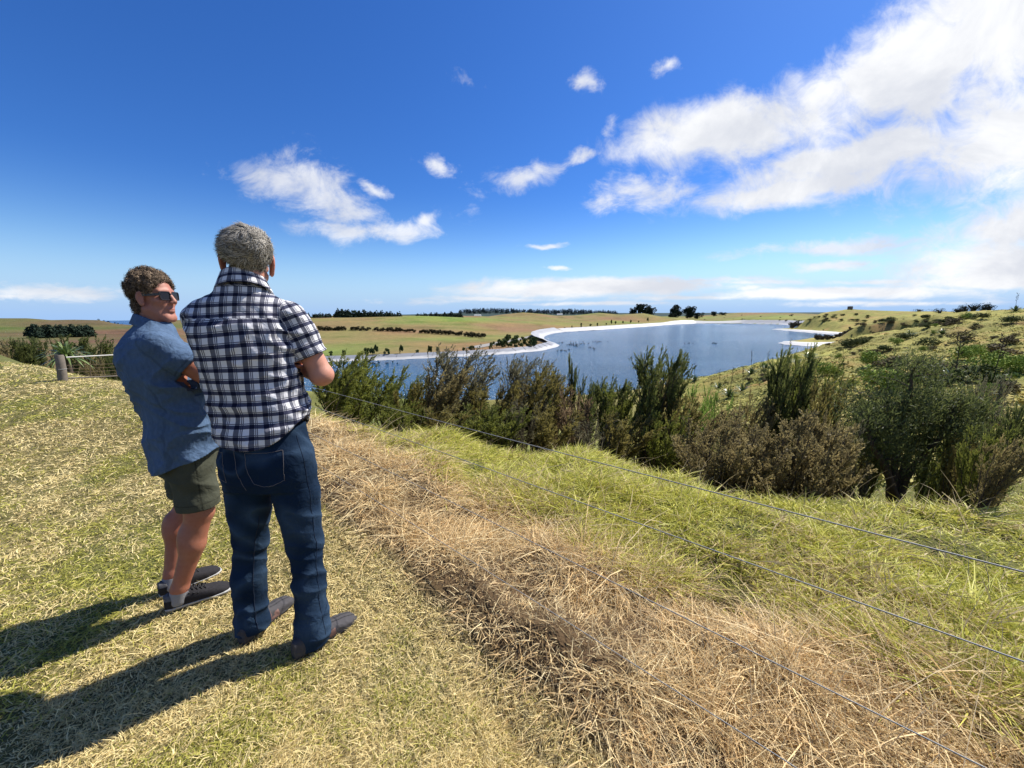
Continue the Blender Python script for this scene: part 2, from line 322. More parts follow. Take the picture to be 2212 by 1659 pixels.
_sol = np.linalg.solve(_A, np.concatenate([_cq, [0]]))
def h_smooth(x, y):
    out = np.empty(len(x))
    for s in range(0, len(x), 20000):
        w = _warp2(x[s:s + 20000], y[s:s + 20000]); out[s:s + 20000] = np.linalg.norm(w[:, None] - _cw[None], axis=2) @ _sol[:_n] + _sol[_n]
    out = out * (np.hypot(x, y) + 4)
    for px, rr, hh, ww in ((1130, 620, 6, 60), (1294, 760, 6, 50), (1389, 660, 6, 55), (860, 480, 5, 90), (1010, 430, 5, 60), (1828, 430, 3, 60), (700, 400, 4, 70), (60, 560, 6, 80), (215, 480, 5, 60)):
        a = azim(px); out = out + hh * np.exp(-((x - math.sin(a) * rr) ** 2 + (y - math.cos(a) * rr) ** 2) / (2 * ww * ww))
    return out
FN = np.array([.7018, .7124]); FD = np.array([-.7124, .7018]); FP = 1.10      # the fence: its plan normal, direction and distance
def fence_off(x, y): return x * FN[0] + y * FN[1] - FP
def lawn_edge(x, y):                                    # >0 on the rank side of the mown lawn
    return fence_off(x, y) + .24 + .12 * fbm2(x, y, .6, 2, 3)
def _sky(pts): return np.array([azim(p[0], p[1]) for p in pts]), np.array([ray(*p)[2] / math.hypot(*ray(*p)[:2]) for p in pts])
SKN = _sky([(-900, 680), (0, 690), (60, 690), (110, 694), (160, 693), (215, 694), (250, 702), (290, 705), (330, 698), (380, 693), (420, 690), (560, 690), (680, 684), (760, 686), (860, 685), (905, 683), (1000, 687), (1044, 686), (1080, 681), (1130, 676.5), (1169, 679), (1200, 683), (1250, 681), (1294, 677), (1340, 681),
            (1389, 678), (1430, 684), (1460, 685), (1500, 683), (1560, 677), (1594, 675.5), (1700, 674), (1783, 673), (1829, 669), (1880, 671.5), (1984, 674), (2090, 672), (2212, 668), (2900, 650)])
SKF = _sky([(-900, 720), (0, 720), (450, 720), (560, 690), (680, 682), (800, 680), (870, 680), (950, 678), (1000, 675), (1044, 671), (1090, 673), (1160, 675), (1190, 677), (1230, 673), (1270, 677), (1330, 677), (1500, 677), (1700, 676), (1900, 674.5), (1990, 672.5), (2060, 674), (2212, 676), (2900, 670)])
def heights(x, y):
    r = np.hypot(x, y); z = h_smooth(x, y); sd = shore_dist(x, y)
    e = lawn_edge(x, y); rank = np.clip((e + .05) / .35, 0, 1) * np.clip(1.3 - r / 60, 0, 1)
    z = z + rank * (.11 * fbm2(x, y, .42, 2, 11) + .14 * fbm2(x, y, 1.2, 2, 12) + .03) + (1 - rank) * .018 * fbm2(x, y, .8, 3, 13)
    far = np.clip((r - 14) / 30, 0, 1); right = np.clip((np.arctan2(x, y) - .25) / .2, 0, 1) * np.clip((600 - r) / 300, 0, 1)
    ridge = 1 - 2 * np.abs(noise3(np.stack([x / 3.2 + y / 9, y / 2.2, 0 * x], 1), 21)); z = z + far * right * (.42 * ridge + .6 * fbm2(x, y, 9, 3, 22))
    z = z + np.clip((r - 100) / 300, 0, 1) * fbm2(x, y, 90, 3, 23) * 1.6 * np.clip(sd / 40, 0, 1) + np.clip((r - 400) / 600, 0, 1) * fbm2(x, y, 200, 3, 24) * 2.5 * np.clip(sd / 80, 0, 1)
    dam = np.clip((np.minimum(-x, 0) * 0 + 1), 0, 1)
    spit = (np.arctan2(x, y) > .56) & (r > 140) & (r < 420)
    bank = WATER + np.minimum(.36 * np.maximum(sd, 0), np.where(spit, .75, 1.4 + .004 * r)); w = np.clip((sd - np.where(spit, 11, 1)) / (7 + .012 * r), 0, 1); w = w * w * (3 - 2 * w)
    zo = np.maximum(z, WATER + .05) * w + np.minimum(bank, np.maximum(z, bank)) * (1 - w); zo = np.where(r < 50, np.where(sd > 8, z, zo), zo)
    az = np.arctan2(x, y); cap = CAMZ + r * np.interp(az, SKN[0], SKN[1]); capf = CAMZ + r * np.interp(az, SKF[0], SKF[1]); wf = np.clip((r - 1250) / 350, 0, 1); cap = cap * (1 - wf) + capf * wf
    over = zo - cap; soft = cap - .004 * r * np.log1p(np.exp(-np.clip(over / (.004 * r + 1e-6), -30, 30))); zo = np.where(r > 130, np.minimum(zo, soft + .0022 * r), zo)
    return np.where(sd < 0, WATER + np.maximum(.36 * sd, -2.5), zo)
NR = 560; R_ = np.concatenate([[0.0], np.exp(np.linspace(math.log(.35), math.log(3200), NR))])
A_ = np.radians(np.concatenate([np.arange(-180, -66, 3.0), np.arange(-66, 66, .24), np.arange(66, 180.1, 3.0)])); NA = len(A_)
_RR, _AA = np.meshgrid(R_, A_, indexing='ij'); _X = (_RR * np.sin(_AA)).ravel(); _Y = (_RR * np.cos(_AA)).ravel(); _Z = heights(_X, _Y); HG = _Z.reshape(len(R_), NA)
def ground_z(x, y):                                     # height of the built sheet, bilinear
    x = np.atleast_1d(np.asarray(x, float)); y = np.atleast_1d(np.asarray(y, float)); r = np.clip(np.hypot(x, y), .35, 3199); a = np.arctan2(x, y)
    fi = 1 + np.log(r / .35) / math.log(3200 / .35) * (NR - 1); i = np.clip(fi.astype(int), 1, NR - 1); t = fi - i; j = np.clip(np.searchsorted(A_, a) - 1, 0, NA - 2); s = (a - A_[j]) / (A_[j + 1] - A_[j])
    return (HG[i, j] * (1 - t) + HG[i + 1, j] * t) * (1 - s) + (HG[i, j + 1] * (1 - t) + HG[i + 1, j + 1] * t) * s
def gz(x, y): return float(ground_z(x, y)[0])
def on_ground(px, py, rmin=3, rmax=2500):                # first place where the view ray meets the land
    d = ray(px, py); h = math.hypot(d[0], d[1]); rr = np.exp(np.linspace(math.log(rmin), math.log(rmax), 900)); X = d[0] / h * rr; Y = d[1] / h * rr; Z = CAMZ + d[2] / h * rr
    k = np.nonzero(ground_z(X, Y) >= Z)[0]; k = k[0] if len(k) else len(rr) - 1; return np.array([X[k], Y[k], gz(X[k], Y[k])])
_i = np.arange(len(R_) - 1)[:, None] * NA; _j = np.arange(NA - 1)[None]; _F = np.stack([_i + _j, _i + NA + _j, _i + NA + _j + 1, _i + _j + 1], -1).reshape(-1, 4)
# what covers the ground where: dry thatch, green grass, far paddocks, scrub
def cover(x, y, z):
    r = np.hypot(x, y); e = lawn_edge(x, y); n1 = fbm2(x, y, 1.1, 3, 41)[:, None]; n2 = fbm2(x, y, .22, 2, 42)[:, None]; n3 = fbm2(x, y, 14, 3, 43)[:, None]; n4 = fbm2(x, y, 70, 3, 44)[:, None]
    lawn = np.array([.115, .100, .040]) * (1 + .25 * n2) + np.array([-.04, -.01, -.01]) * np.clip(n1 * 1.8 + .1, 0, 1)
    gz_ = np.clip((fence_off(x, y) - .8) / .3, 0, 1)[:, None]; rank = (np.array([.085, .055, .030]) * (1 - gz_) + np.array([.075, .080, .026]) * gz_) * (1 + .2 * n2)
    slope = np.array([.215, .205, .058]) * (1 + .5 * n3) + np.array([.06, -.01, .015]) * np.clip(fbm2(x, y, 5, 3, 46)[:, None] * 2, 0, 1)
    pad = np.array([.170, .158, .058]) + np.array([.016, -.022, .006]) * np.clip(n4 * 3.5 + .2, -1.3, 1.6) + np.array([-.05, -.025, -.02]) * np.clip(-n3 * 2.5, 0, 1.2) + np.array([.022, .014, .0]) * np.clip(fbm2(x, y, 28, 3, 47)[:, None] * 2.5, 0, 1)
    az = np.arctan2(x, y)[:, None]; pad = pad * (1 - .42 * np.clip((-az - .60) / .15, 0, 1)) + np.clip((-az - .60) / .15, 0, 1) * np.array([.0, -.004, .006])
    k1 = np.clip((e + .05) / .2, 0, 1)[:, None]; near = lawn * (1 - k1) + rank * k1
    k2 = np.clip((r - 9) / 8, 0, 1)[:, None]; k3 = np.clip((az - .28) / .12, 0, 1) * np.clip((700 - r[:, None]) / 200, 0, 1)
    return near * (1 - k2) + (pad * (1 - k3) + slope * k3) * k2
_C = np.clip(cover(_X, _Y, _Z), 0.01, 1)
far_wood = (np.hypot(_X, _Y) > 1500) & (np.arctan2(_X, _Y) > -.35); _C[far_wood] = np.array([.030, .050, .048])
gm, gt, gb_ = new_mat('ground_cover'); ga = gt.n('ShaderNodeAttribute'); ga.attribute_name = 'Col'; gco = gt.n('ShaderNodeTexCoord').outputs['Object']
g1 = gt.noise(gco, 14, 6, .7); g2 = gt.noise(gco, .35, 6, .65); g3 = gt.noise(gco, 60, 3, .6)
gc = gt.mix(1.0, ga.outputs[0], gt.mix(g1, (.62, .62, .62), (1.38, 1.36, 1.3)), 'MULTIPLY'); gc = gt.mix(1.0, gc, gt.mix(gt.ss(g2, .3, .7), (.80, .84, .8), (1.2, 1.15, 1.15)), 'MULTIPLY')
gt.put(gb_.inputs['Base Color'], gc); gb_.inputs['Roughness'].default_value = .95; gb_.inputs['Specular IOR Level'].default_value = .1
bp = gt.n('ShaderNodeBump'); bp.inputs['Strength'].default_value = .9; bp.inputs['Distance'].default_value = .25; gt.put(bp.inputs['Height'], gt.m('ADD', gt.noise(gco, 1.6, 6, .7), gt.m('MULTIPLY', gt.noise(gco, 20, 3), .12))); gt.put(gb_.inputs['Normal'], bp.outputs[0])
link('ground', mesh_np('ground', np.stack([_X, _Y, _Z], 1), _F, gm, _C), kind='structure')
# ------------------------------------------------------------------ water: the reservoir and the sea
def water_mat(name, deep, sx, rough, bumps):
    m, t, b = new_mat(name); co = t.n('ShaderNodeTexCoord').outputs['Object']; b.inputs['Base Color'].default_value = (*deep, 1); b.inputs['Roughness'].default_value = rough; b.inputs['IOR'].default_value = 1.33; b.inputs['Specular IOR Level'].default_value = .5
    mp = t.n('ShaderNodeMapping'); t.put(mp.inputs[0], co); mp.inputs['Rotation'].default_value = (0, 0, .5); mp.inputs['Scale'].default_value = (1, 1.6, 1)
    h = None
    for s, a in bumps: q = t.m('MULTIPLY', t.noise(mp.outputs[0], s, 3, .6, .4), a); h = q if h is None else t.m('ADD', h, q)
    calm = t.ss(t.noise(co, .018, 3, .6), .36, .6, .80, 1.0); bp = t.n('ShaderNodeBump'); t.put(bp.inputs['Strength'], calm); bp.inputs['Distance'].default_value = sx * 1.6; t.put(bp.inputs['Height'], h); t.put(b.inputs['Normal'], bp.outputs[0]); return m
_c = SHORE.mean(0); W0 = []
from mathutils.geometry import tessellate_polygon
_out = SHORE
lake_tri = np.array(tessellate_polygon([[Vector((p[0], p[1], 0)) for p in _out]]))
me = mesh_np('lake_water', np.column_stack([_out, np.full(len(_out), WATER)]), lake_tri, water_mat('lake_water', (.012, .095, .215), .8, .16, ((.9, 1.0), (2.6, .55), (.22, .8))), smooth=False)
if me.polygons[0].normal.z < 0: me.flip_normals()
link('lake', me, kind='structure')
sv = [(math.sin(rad(a)) * r, math.cos(rad(a)) * r, -44.0) for r in (900, 45000) for a in range(-90, 91, 10)]; nq = 19
link('sea', mesh_np('sea', sv, np.array([[i, i + 1, nq + i + 1, nq + i] for i in range(nq - 1)])[:, ::-1], water_mat('sea_water', (.008, .045, .13), 1.5, .25, ((.08, 1.0), (.3, .4))), smooth=False), kind='structure')
# ------------------------------------------------------------------ the pale liner round the waterline
def offset_poly(P, d):
    n = len(P); out = []
    for i in range(n):
        a, b, c = P[i - 1], P[i], P[(i + 1) % n]; t1 = (b - a) / (np.linalg.norm(b - a) + 1e-9); t2 = (c - b) / (np.linalg.norm(c - b) + 1e-9); nn = np.array([t1[1], -t1[0]]) + np.array([t2[1], -t2[0]]); nn /= np.linalg.norm(nn) + 1e-6; out.append(nn)
    return np.array(out)
def liner(name, i0, i1, width, label, grey, wig, group, seed):
    P = []
    for i in range(i0, i1):
        a, b = SHORE[i], SHORE[i + 1]; k = max(2, int(np.linalg.norm(b - a) / (.9 + .004 * np.linalg.norm(a)))); P += [a + (b - a) * q / k for q in range(k)]
    P = np.array(P + [SHORE[i1]]); n = len(P); T = np.gradient(P, axis=0); T = np.stack([np.convolve(np.pad(T[:, k], 4, 'edge'), np.ones(9) / 9, 'valid') for k in (0, 1)], 1); T /= np.linalg.norm(T, axis=1)[:, None] + 1e-9; N = np.stack([T[:, 1], -T[:, 0]], 1)
    test = P[n // 2] + N[n // 2] * 1.0; 
    if shore_dist(test[:1], test[1:2])[0] < 0: N = -N
    cols = 12; V = []; C = []; w = np.interp(np.linspace(0, 1, n), np.linspace(0, 1, len(width)), width)
    for q in range(cols):
        t = -.12 + 1.12 * q / (cols - 1); X = P + N * (w * t)[:, None]; sdq = shore_dist(X[:, 0], X[:, 1]); zz = WATER + np.minimum(np.maximum(sdq, w * t * (t < 0)) * .36, .7 if i0 >= 25 else 9) + .10 + .05 * t
        zz = np.maximum(zz, ground_z(X[:, 0], X[:, 1]) + .10) if q > 1 else WATER + np.full(n, -.02 if q == 0 else .03)
        s = np.arange(n); wr = .10 * noise3(np.stack([s * .55 + q * .3, np.full(n, q * .5), np.zeros(n)], 1), seed); V.append(np.column_stack([X, zz + np.abs(wr) * wig]))
        ng = noise3(np.stack([s * .28 + q * .12, np.full(n, q * .4), np.zeros(n)], 1), seed + 3); g = np.clip(grey * (t > .38 + .10 * ng) + grey * .5 * (ng > .35) * (t > .1), 0, 1)[:, None]
        C.append(np.array([.36, .36, .355]) * (1 - g) + np.array([.17, .18, .20]) * g)
    V = np.stack(V, 1).reshape(-1, 3); C = np.stack(C, 1).reshape(-1, 3); i = np.arange(n - 1)[:, None] * cols; j = np.arange(cols - 1)[None]; F = np.stack([i + j, i + j + 1, i + cols + j + 1, i + cols + j], -1).reshape(-1, 4)
    o = link(name, mesh_np(name, V, F, LINER, C), None, label, 'liner', group)
    if o.data.polygons[0].normal.z < 0: o.data.flip_normals()
    return o, P, N, w
LINER = attr_mat('liner_sheet', rough=.55, spec=.4, vary=.10, scale=.8, bump=0)
GL = 'pale liners round the reservoir'
lin0, P0, N0, w0 = liner('bank_liner', 0, 9, [3.2, 3.4, 3.6, 4.4], 'long grey and white sheet lining the straight near bank of the lake', 1.0, 1.0, GL, 1)
liner('bank_liner', 9, 15, [5, 7, 9], 'pale crumpled sheet lining the inside bend past the point', .55, 1.5, GL, 2)
liner('bank_liner', 15, 18, [7, 8, 8], 'white sheet along the left far shore below the round hill', .15, 2.5, GL, 3)
liner('bank_liner', 18, 22, [8, 9, 8], 'white sheet along the farthest shore below the shelter trees', .0, 2.5, GL, 4)
liner('bank_liner', 25, 28, [1.0, 9, 10, 6], 'long white sheeted spit, the farther of two on the right', .0, 2, GL, 5)
liner('bank_liner', 32, 36, [3, 12, 12, 5], 'broad white sheeted spit nearer the viewer, with low bushes behind it', .0, 1.5, GL, 6)
# rope-like folds running down the near bank sheet
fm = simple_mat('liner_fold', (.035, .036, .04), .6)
rg = np.random.default_rng(4)
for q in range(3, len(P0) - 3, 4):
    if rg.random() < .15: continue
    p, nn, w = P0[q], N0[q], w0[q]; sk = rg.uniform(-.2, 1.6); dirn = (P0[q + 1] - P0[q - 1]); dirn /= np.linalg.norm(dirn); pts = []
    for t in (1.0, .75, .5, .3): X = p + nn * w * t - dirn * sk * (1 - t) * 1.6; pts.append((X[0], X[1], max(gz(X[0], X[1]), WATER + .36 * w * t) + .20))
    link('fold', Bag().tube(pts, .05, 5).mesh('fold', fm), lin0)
# ------------------------------------------------------------------ the gravel track over the far bank
tp = [on_ground(x, y, 60) for x, y in ((1020, 752), (1050, 744), (1090, 735), (1120, 729), (1150, 724.5))]; tp = np.array([np.array(tp[0]) + (np.array(tp[-1]) - tp[0]) * t for t in np.linspace(0, 1, 30)])
tn = np.array([(tp[-1] - tp[0])[1], -(tp[-1] - tp[0])[0]]); tn = tn / np.linalg.norm(tn) * 3.2; tv = []
for s in (-1, 0, 1): q = tp[:, :2] + tn * s; tv.append(np.column_stack([q, ground_z(q[:, 0], q[:, 1]) + .18]))
tv = np.stack(tv, 1).reshape(-1, 3); link('gravel_track', mesh_np('gravel_track', tv, np.array([[3 * i + k, 3 * i + k + 1, 3 * i + 4 + k, 3 * i + 3 + k] for i in range(29) for k in (0, 1)]), simple_mat('gravel', (.24, .23, .21), .9, .1, .2, .8)), kind='structure')
# ------------------------------------------------------------------ far woods, shelter trees, tanks, birds
def leafcloud(rng, centers, radii, n, size, cols, flat=.9):   # leaf-sized faces through lumpy volumes
    k = rng.choice(len(centers), n, p=(radii.prod(1) ** .67) / (radii.prod(1) ** .67).sum()); d = rng.normal(size=(n, 3)); d /= np.linalg.norm(d, axis=1)[:, None]; rr = rng.uniform(.55, 1, n)[:, None] ** .5
    P = centers[k] + d * radii[k] * rr; nrm = d + rng.normal(0, .6, (n, 3)); nrm /= np.linalg.norm(nrm, axis=1)[:, None]; a = np.cross(nrm, rng.normal(size=(n, 3))); a /= np.linalg.norm(a, axis=1)[:, None]; b = np.cross(nrm, a); s = size * rng.uniform(.6, 1.4, n)[:, None]
    V = np.stack([P - a * s - b * s * .5, P + a * s - b * s * .5, P + a * s * .6 + b * s, P - a * s * .6 + b * s * .8], 1).reshape(-1, 3); F = np.arange(4 * n).reshape(-1, 4)
    t = rng.uniform(0, 1, n)[:, None]; C = np.array(cols[0]) * (1 - t) + np.array(cols[1]) * t; return V, F, np.repeat(C, 4, 0)
FAR_LEAF = attr_mat('far_foliage', rough=.9, spec=.1, vary=.25, scale=.3)
BARK = simple_mat('bark', (.09, .07, .055), .9, .1, .3, 8)
def wood(name, label, strip, rows, hgt, seed, lf=32, cols=((.012, .022, .016), (.028, .045, .028)), cat='wood'):
    rng = np.random.default_rng(seed); cs, rs = [], []
    for (x, y, rr) in strip:
        for q in range(rows):
            p = at_range(x + rng.uniform(-5, 5), y, rr + q * hgt * .55 + rng.uniform(-3, 3)); h = hgt * rng.uniform(.75, 1.15); z = gz(p[0], p[1])
            for lv, w in ((.25, .42), (.5, .40), (.75, .28), (.93, .12)): cs.append((p[0] + rng.uniform(-.5, .5), p[1], z + h * lv)); rs.append((h * w, h * w, h * .22))
    V, F, C = leafcloud(rng, np.array(cs), np.array(rs), len(cs) * lf, hgt * .075, cols); me = mesh_np(name, V, F, FAR_LEAF, C)
    return link(name, me, None, label, cat, None, 'stuff')
def strip(x0, x1, n, y, r0, r1=None): r1 = r1 or r0; return [(x0 + (x1 - x0) * q / (n - 1), y, r0 + (r1 - r0) * q / (n - 1)) for q in range(n)]
wood('pine_plantation', 'dark pine plantation on the rise beyond the checked shirt', strip(728, 860, 26, 690, 620, 640), 3, 13, 1)
wood('pine_plantation', 'dark pine block left of the distant forested hills', strip(905, 992, 18, 690, 760, 740), 3, 14, 2)
wood('dark_scrub', 'low dark scrub beside the checked sleeve on the skyline', strip(672, 715, 10, 694, 520, 540), 2, 6, 3)
wood('shelter_belt', 'long dark shelter belt low on the left paddock', [(x, 720, float(np.hypot(*on_ground(x, 731 - (x - 64) * .03, 120, 900)[:2]))) for x in np.linspace(66, 196, 40)], 2, 4.2, 4)
wood('scrub_line', 'thin line of dark scrub left of the blue shirt', strip(215, 262, 12, 706, 470), 1, 1.0, 5)
wood('forest', 'dark blue-green forest over the farthest hills', [(x, 680, rr) for x in np.arange(995, 1330, 2.2) for rr in (1750, 1900, 2050)], 1, 17, 6, 10, ((.018, .032, .034), (.035, .055, .055)))
# far shelter trees, each with a trunk and its own crown
def far_tree(label, px, rr, H, W, seed, n=2600, gap=.3, group='shelter trees on the skyline', cols=((.010, .018, .013), (.030, .045, .028))):
    rng = np.random.default_rng(seed); a = azim(px); x, y = math.sin(a) * rr, math.cos(a) * rr; z = gz(x, y); root = link('tree', None, None, label, 'tree', group, loc=(x, y, z))
    b = Bag(); cs, rs = [], []
    for q in range(3 + rng.integers(0, 3)):
        u = rng.uniform(-1, 1); top = np.array([u * W * .32, rng.uniform(-1, 1) * W * .2, H * rng.uniform(.5, .8)]); b.tube([(u * .4, 0, -1), (u * W * .1, 0, H * .3), tuple(top)], [.45, .35, .15], 6)
        for _ in range(8): c = top + np.array([rng.normal(0, W * .14), rng.normal(0, W * .13), rng.uniform(-.48, .22) * H]); cs.append(c); s = rng.uniform(.12, .2); rs.append((W * s, W * s, H * s * .95))
    link('trunk', b.mesh('trunk', BARK), root); V, F, C = leafcloud(rng, np.array(cs), np.array(rs), n, H * .035, cols); link('crown', mesh_np('crown', V, F, FAR_LEAF, C), root); return root
far_tree('small dark tree at the left end of the left skyline clump', 1367, 720, 12, 13, 1)
far_tree('tall dark rounded tree in the left skyline clump', 1388, 720, 18, 17, 2, 3600)
far_tree('broad dense dark tree ending the left skyline clump', 1403, 730, 17, 20, 3, 3600)
far_tree('spreading dark tree with sky showing through, on the far shore', 1460, 720, 20, 24, 4, 3200)
far_tree('dark spreading tree right of the gappy one on the far shore', 1484, 730, 19, 26, 5, 3400)
far_tree('low tree trailing off at the right of the far clump', 1506, 740, 10, 16, 6)
far_tree('small lone tree on the skyline right of the far clump', 1541, 860, 9, 12, 7)
far_tree('low rounded lone bush on the skyline past the lone tree', 1560, 880, 6, 16, 8)
far_tree('low dark bush just left of the gappy tree on the far shore', 1452, 690, 7, 12, 9)
for q, (x, rr, H, W) in enumerate(((2068, 200, 2.2, 4), (2082, 205, 2.8, 5), (2098, 208, 3.0, 6), (2121, 215, 2.6, 3.5), (2133, 210, 2.5, 3.5), (2028, 300, 2.6, 6), (1983, 330, 1.6, 8))):
    far_tree('small dark windblown tree on the right-hand skyline', x, rr, H, W, 20 + q, 700, group='windblown trees on the right skyline')
# hedge plants strung across the paddock
HEDGE = []
def small_bush_mesh(seed, n, cols, size=.07, tall=1.0, lumps=7):
    rng = np.random.default_rng(seed); cs = np.column_stack([rng.normal(0, .22, lumps), rng.normal(0, .22, lumps), rng.uniform(.25, .72, lumps)]); rs = rng.uniform(.16, .30, (lumps, 3)); V, F, C = leafcloud(rng, cs, rs, n, size, cols); V[:, 2] *= tall; return mesh_np('foliage', V, F, FAR_LEAF, C)
hb = [small_bush_mesh(50 + q, 420, ((.030, .030, .014), (.085, .070, .035)), .06) for q in range(3)]
rng = np.random.default_rng(12); n_h = 0
pts = [(672, 711), (760, 711), (840, 713), (900, 716), (980, 721), (1050, 728)]
xs = np.concatenate([np.arange(690, 745, 3.2), np.arange(760, 800, 4), np.arange(812, 872, 3.6), np.arange(876, 900, 5), np.arange(908, 970, 3.6), np.arange(975, 1000, 5), np.arange(1008, 1045, 4)])
for x in xs:
    y = np.interp(x, [p[0] for p in pts], [p[1] for p in pts]); p = on_ground(x, y + 3 + rng.uniform(-.4, .4), 120, 700); s = rng.uniform(1.6, 3.4)
    link('hedge_bush', hb[rng.integers(3)], None, 'low dark bush in the broken hedge across the far paddock', 'bush', 'hedge bushes across the paddock', loc=tuple(p), rot=(0, 0, rng.uniform(0, 6)), scale=(s * 1.3, s * 1.3, s))
# planting on the far bank point and along the dam
gb_m = [small_bush_mesh(60 + q, 380, ((.025, .045, .014), (.080, .110, .035)), .07) for q in range(3)]
for x, y in [(1062, 751), (1068, 747), (1075, 750), (1082, 744), (1086, 750), (1092, 747), (1098, 742), (1101, 750), (1108, 746), (1112, 752), (1118, 748), (1124, 752), (1105, 738), (1111, 735), (1117, 732), (1128, 738), (1133, 744), (1138, 750), (1145, 744), (1150, 750), (1143, 737), (1090, 737), (1100, 732), (1079, 741), (1156, 747)]:
    p = on_ground(x + rng.uniform(-2, 2), y, 100, 500); s = rng.uniform(1.5, 3.2); link('bank_bush', gb_m[rng.integers(3)], None, 'green bush planted on the grassy point behind the near bank', 'bush', 'bushes on the grassy point', loc=tuple(p), rot=(0, 0, rng.uniform(0, 6)), scale=(s, s, s * rng.uniform(.8, 1.5)))
for x in [792, 804, 812, 838, 866, 902, 929, 930, 946, 1001, 1017, 1022, 1060, 743, 716, 1290, 1330, 1345, 1362, 1380, 1400, 1255, 1235, 1220, 1275, 1310, 1320]:
    y = np.interp(x, [700, 850, 1000, 1100, 1200, 1250, 1300, 1400, 1450], [772, 768, 762, 754, 716, 710, 705, 698, 694]); p = on_ground(x, y - 2.2, 90, 800); s = rng.uniform(.9, 1.6) * (1 + p[1] / 350)
    link('shore_shrub', gb_m[rng.integers(3)], None, 'small shrub growing along the top of the far bank', 'shrub', 'shrubs along the bank top', loc=tuple(p), rot=(0, 0, rng.uniform(0, 6)), scale=(s * .8, s * .8, s * rng.uniform(.9, 2.0)))
pk = [small_bush_mesh(70 + q, 500, ((.06, .05, .03), (.16, .135, .085)), .07) for q in range(2)]
for x in (1764, 1773, 1784, 1792, 1800, 1809, 1818, 1826, 1836, 1776, 1712, 1722):
    y = 735 if x > 1740 else 711; p = at_height(x, y + rng.uniform(-.5, 1), WATER + .5); p[2] = gz(p[0], p[1]) - .1; s = rng.uniform(1.9, 2.9) * (1 if x > 1740 else 2); link('spit_bush', pk[rng.integers(2)], None, 'rounded buff-brown bush standing on a sheeted spit', 'bush', 'brown bushes on the spits', loc=tuple(p), rot=(0, 0, rng.uniform(0, 6)), scale=s)
# three water tanks on the hill
tank_m = simple_mat('tank_concrete', (.13, .115, .10), .9, .1, .2, 3); lidm = simple_mat('tank_roof', (.10, .09, .08), .9)
for px, w, lab in ((1808.5, 1.45, 'leftmost of three squat dark tanks on the hilltop'), (1819, 1.45, 'middle one of three squat dark tanks on the hilltop'), (1833, 1.75, 'rightmost and widest of three squat tanks on the hilltop')):
    a = azim(px); rr = 425; x, y = math.sin(a) * rr, math.cos(a) * rr; z = gz(x, y); root = link('water_tank', None, None, lab, 'water tank', 'water tanks on the hill', loc=(x, y, z))
    b = Bag(); b.tube([(0, 0, -1.5), (0, 0, 2.0), (0, 0, 2.1)], [w, w, w * .97], 24); link('wall', b.mesh('wall', tank_m), root); b = Bag(); b.tube([(0, 0, 2.1), (0, 0, 2.2), (0, 0, 2.4)], [w * 1.04, w * 1.04, .3], 24); link('roof', b.mesh('roof', lidm), root)
# two far farm sheds, white
shed_m = simple_mat('shed_white', (.6, .6, .58), .6)
for px, rr, L in ((1032, 1500, 26), (1209, 1700, 24)):
    a = azim(px); x, y = math.sin(a) * rr, math.cos(a) * rr; z = CAMZ + rr * .0012 + 1; root = link('farm_shed', None, None, 'tiny white shed under the left end of the forested hills' if px < 1100 else 'tiny white shed between round hills and forest', 'shed', loc=(x, y, gz(x, y)))
    H_ = max(3.0, z - gz(x, y) + 3); b = Bag(); b.box((0, 0, H_ / 2 - .5), (L, 9, H_ + 1), 0); link('wall', b.mesh('wall', shed_m, False), root); b = Bag(); V = np.array([[-L / 2 - .4, -5, H_], [L / 2 + .4, -5, H_], [L / 2 + .4, 5, H_], [-L / 2 - .4, 5, H_], [-L / 2 - .4, 0, H_ + 2], [L / 2 + .4, 0, H_ + 2]])
    b.add(V, np.array([[0, 1, 5, 4], [2, 3, 4, 5], [0, 3, 2, 1]])); b.add(V[[0, 4, 3, 1, 2, 5]], np.array([[0, 1, 2], [3, 4, 5]])); link('roof', b.mesh('roof', shed_m, False), root)
# waterfowl
duck_m = simple_mat('duck_plumage', (.022, .020, .018), .7, .2, .3, 9)
b = Bag(); b.tube([(-.26, 0, .10), (-.18, 0, .09), (-.05, 0, .07), (.10, 0, .08), (.19, 0, .12)], [.01, .06, .10, .10, .04], 10); b.tube([(.15, 0, .10), (.20, 0, .19), (.215, 0, .25), (.23, 0, .28), (.27, 0, .285), (.31, 0, .27)], [.05, .032, .03, .040, .035, .008], 8); duck_me = b.mesh('duck', duck_m)
rng = np.random.default_rng(77); dk = []
for cx, cy, sx, sy, n in ((1245, 743, 28, 4, 26), (1290, 738, 22, 1.5, 8), (1235, 746, 20, 3, 8), (1222, 757, 14, 2, 7), (1278, 752, 8, 1.5, 5), (810, 785, 50, 5, 16), (1489, 742, 10, 1, 4), (1540, 742, 8, 1, 4), (1695, 743, 8, 1, 5)):
    for _ in range(n): dk.append((cx + rng.normal(0, sx * .6), cy + rng.normal(0, sy * .6)))
for x, y in dk:
    p = at_height(x, y, WATER)
    if shore_dist(p[:1], p[1:2])[0] > -1: continue
    s = rng.uniform(1.0, 1.4); link('duck', duck_me, None, 'dark waterbird afloat on the blue lake', 'duck', 'waterbirds on the lake', loc=(p[0], p[1], WATER + .02), rot=(0, 0, rng.uniform(-.6, .6) + (3.1 if rng.random() < .4 else 0)), scale=s)
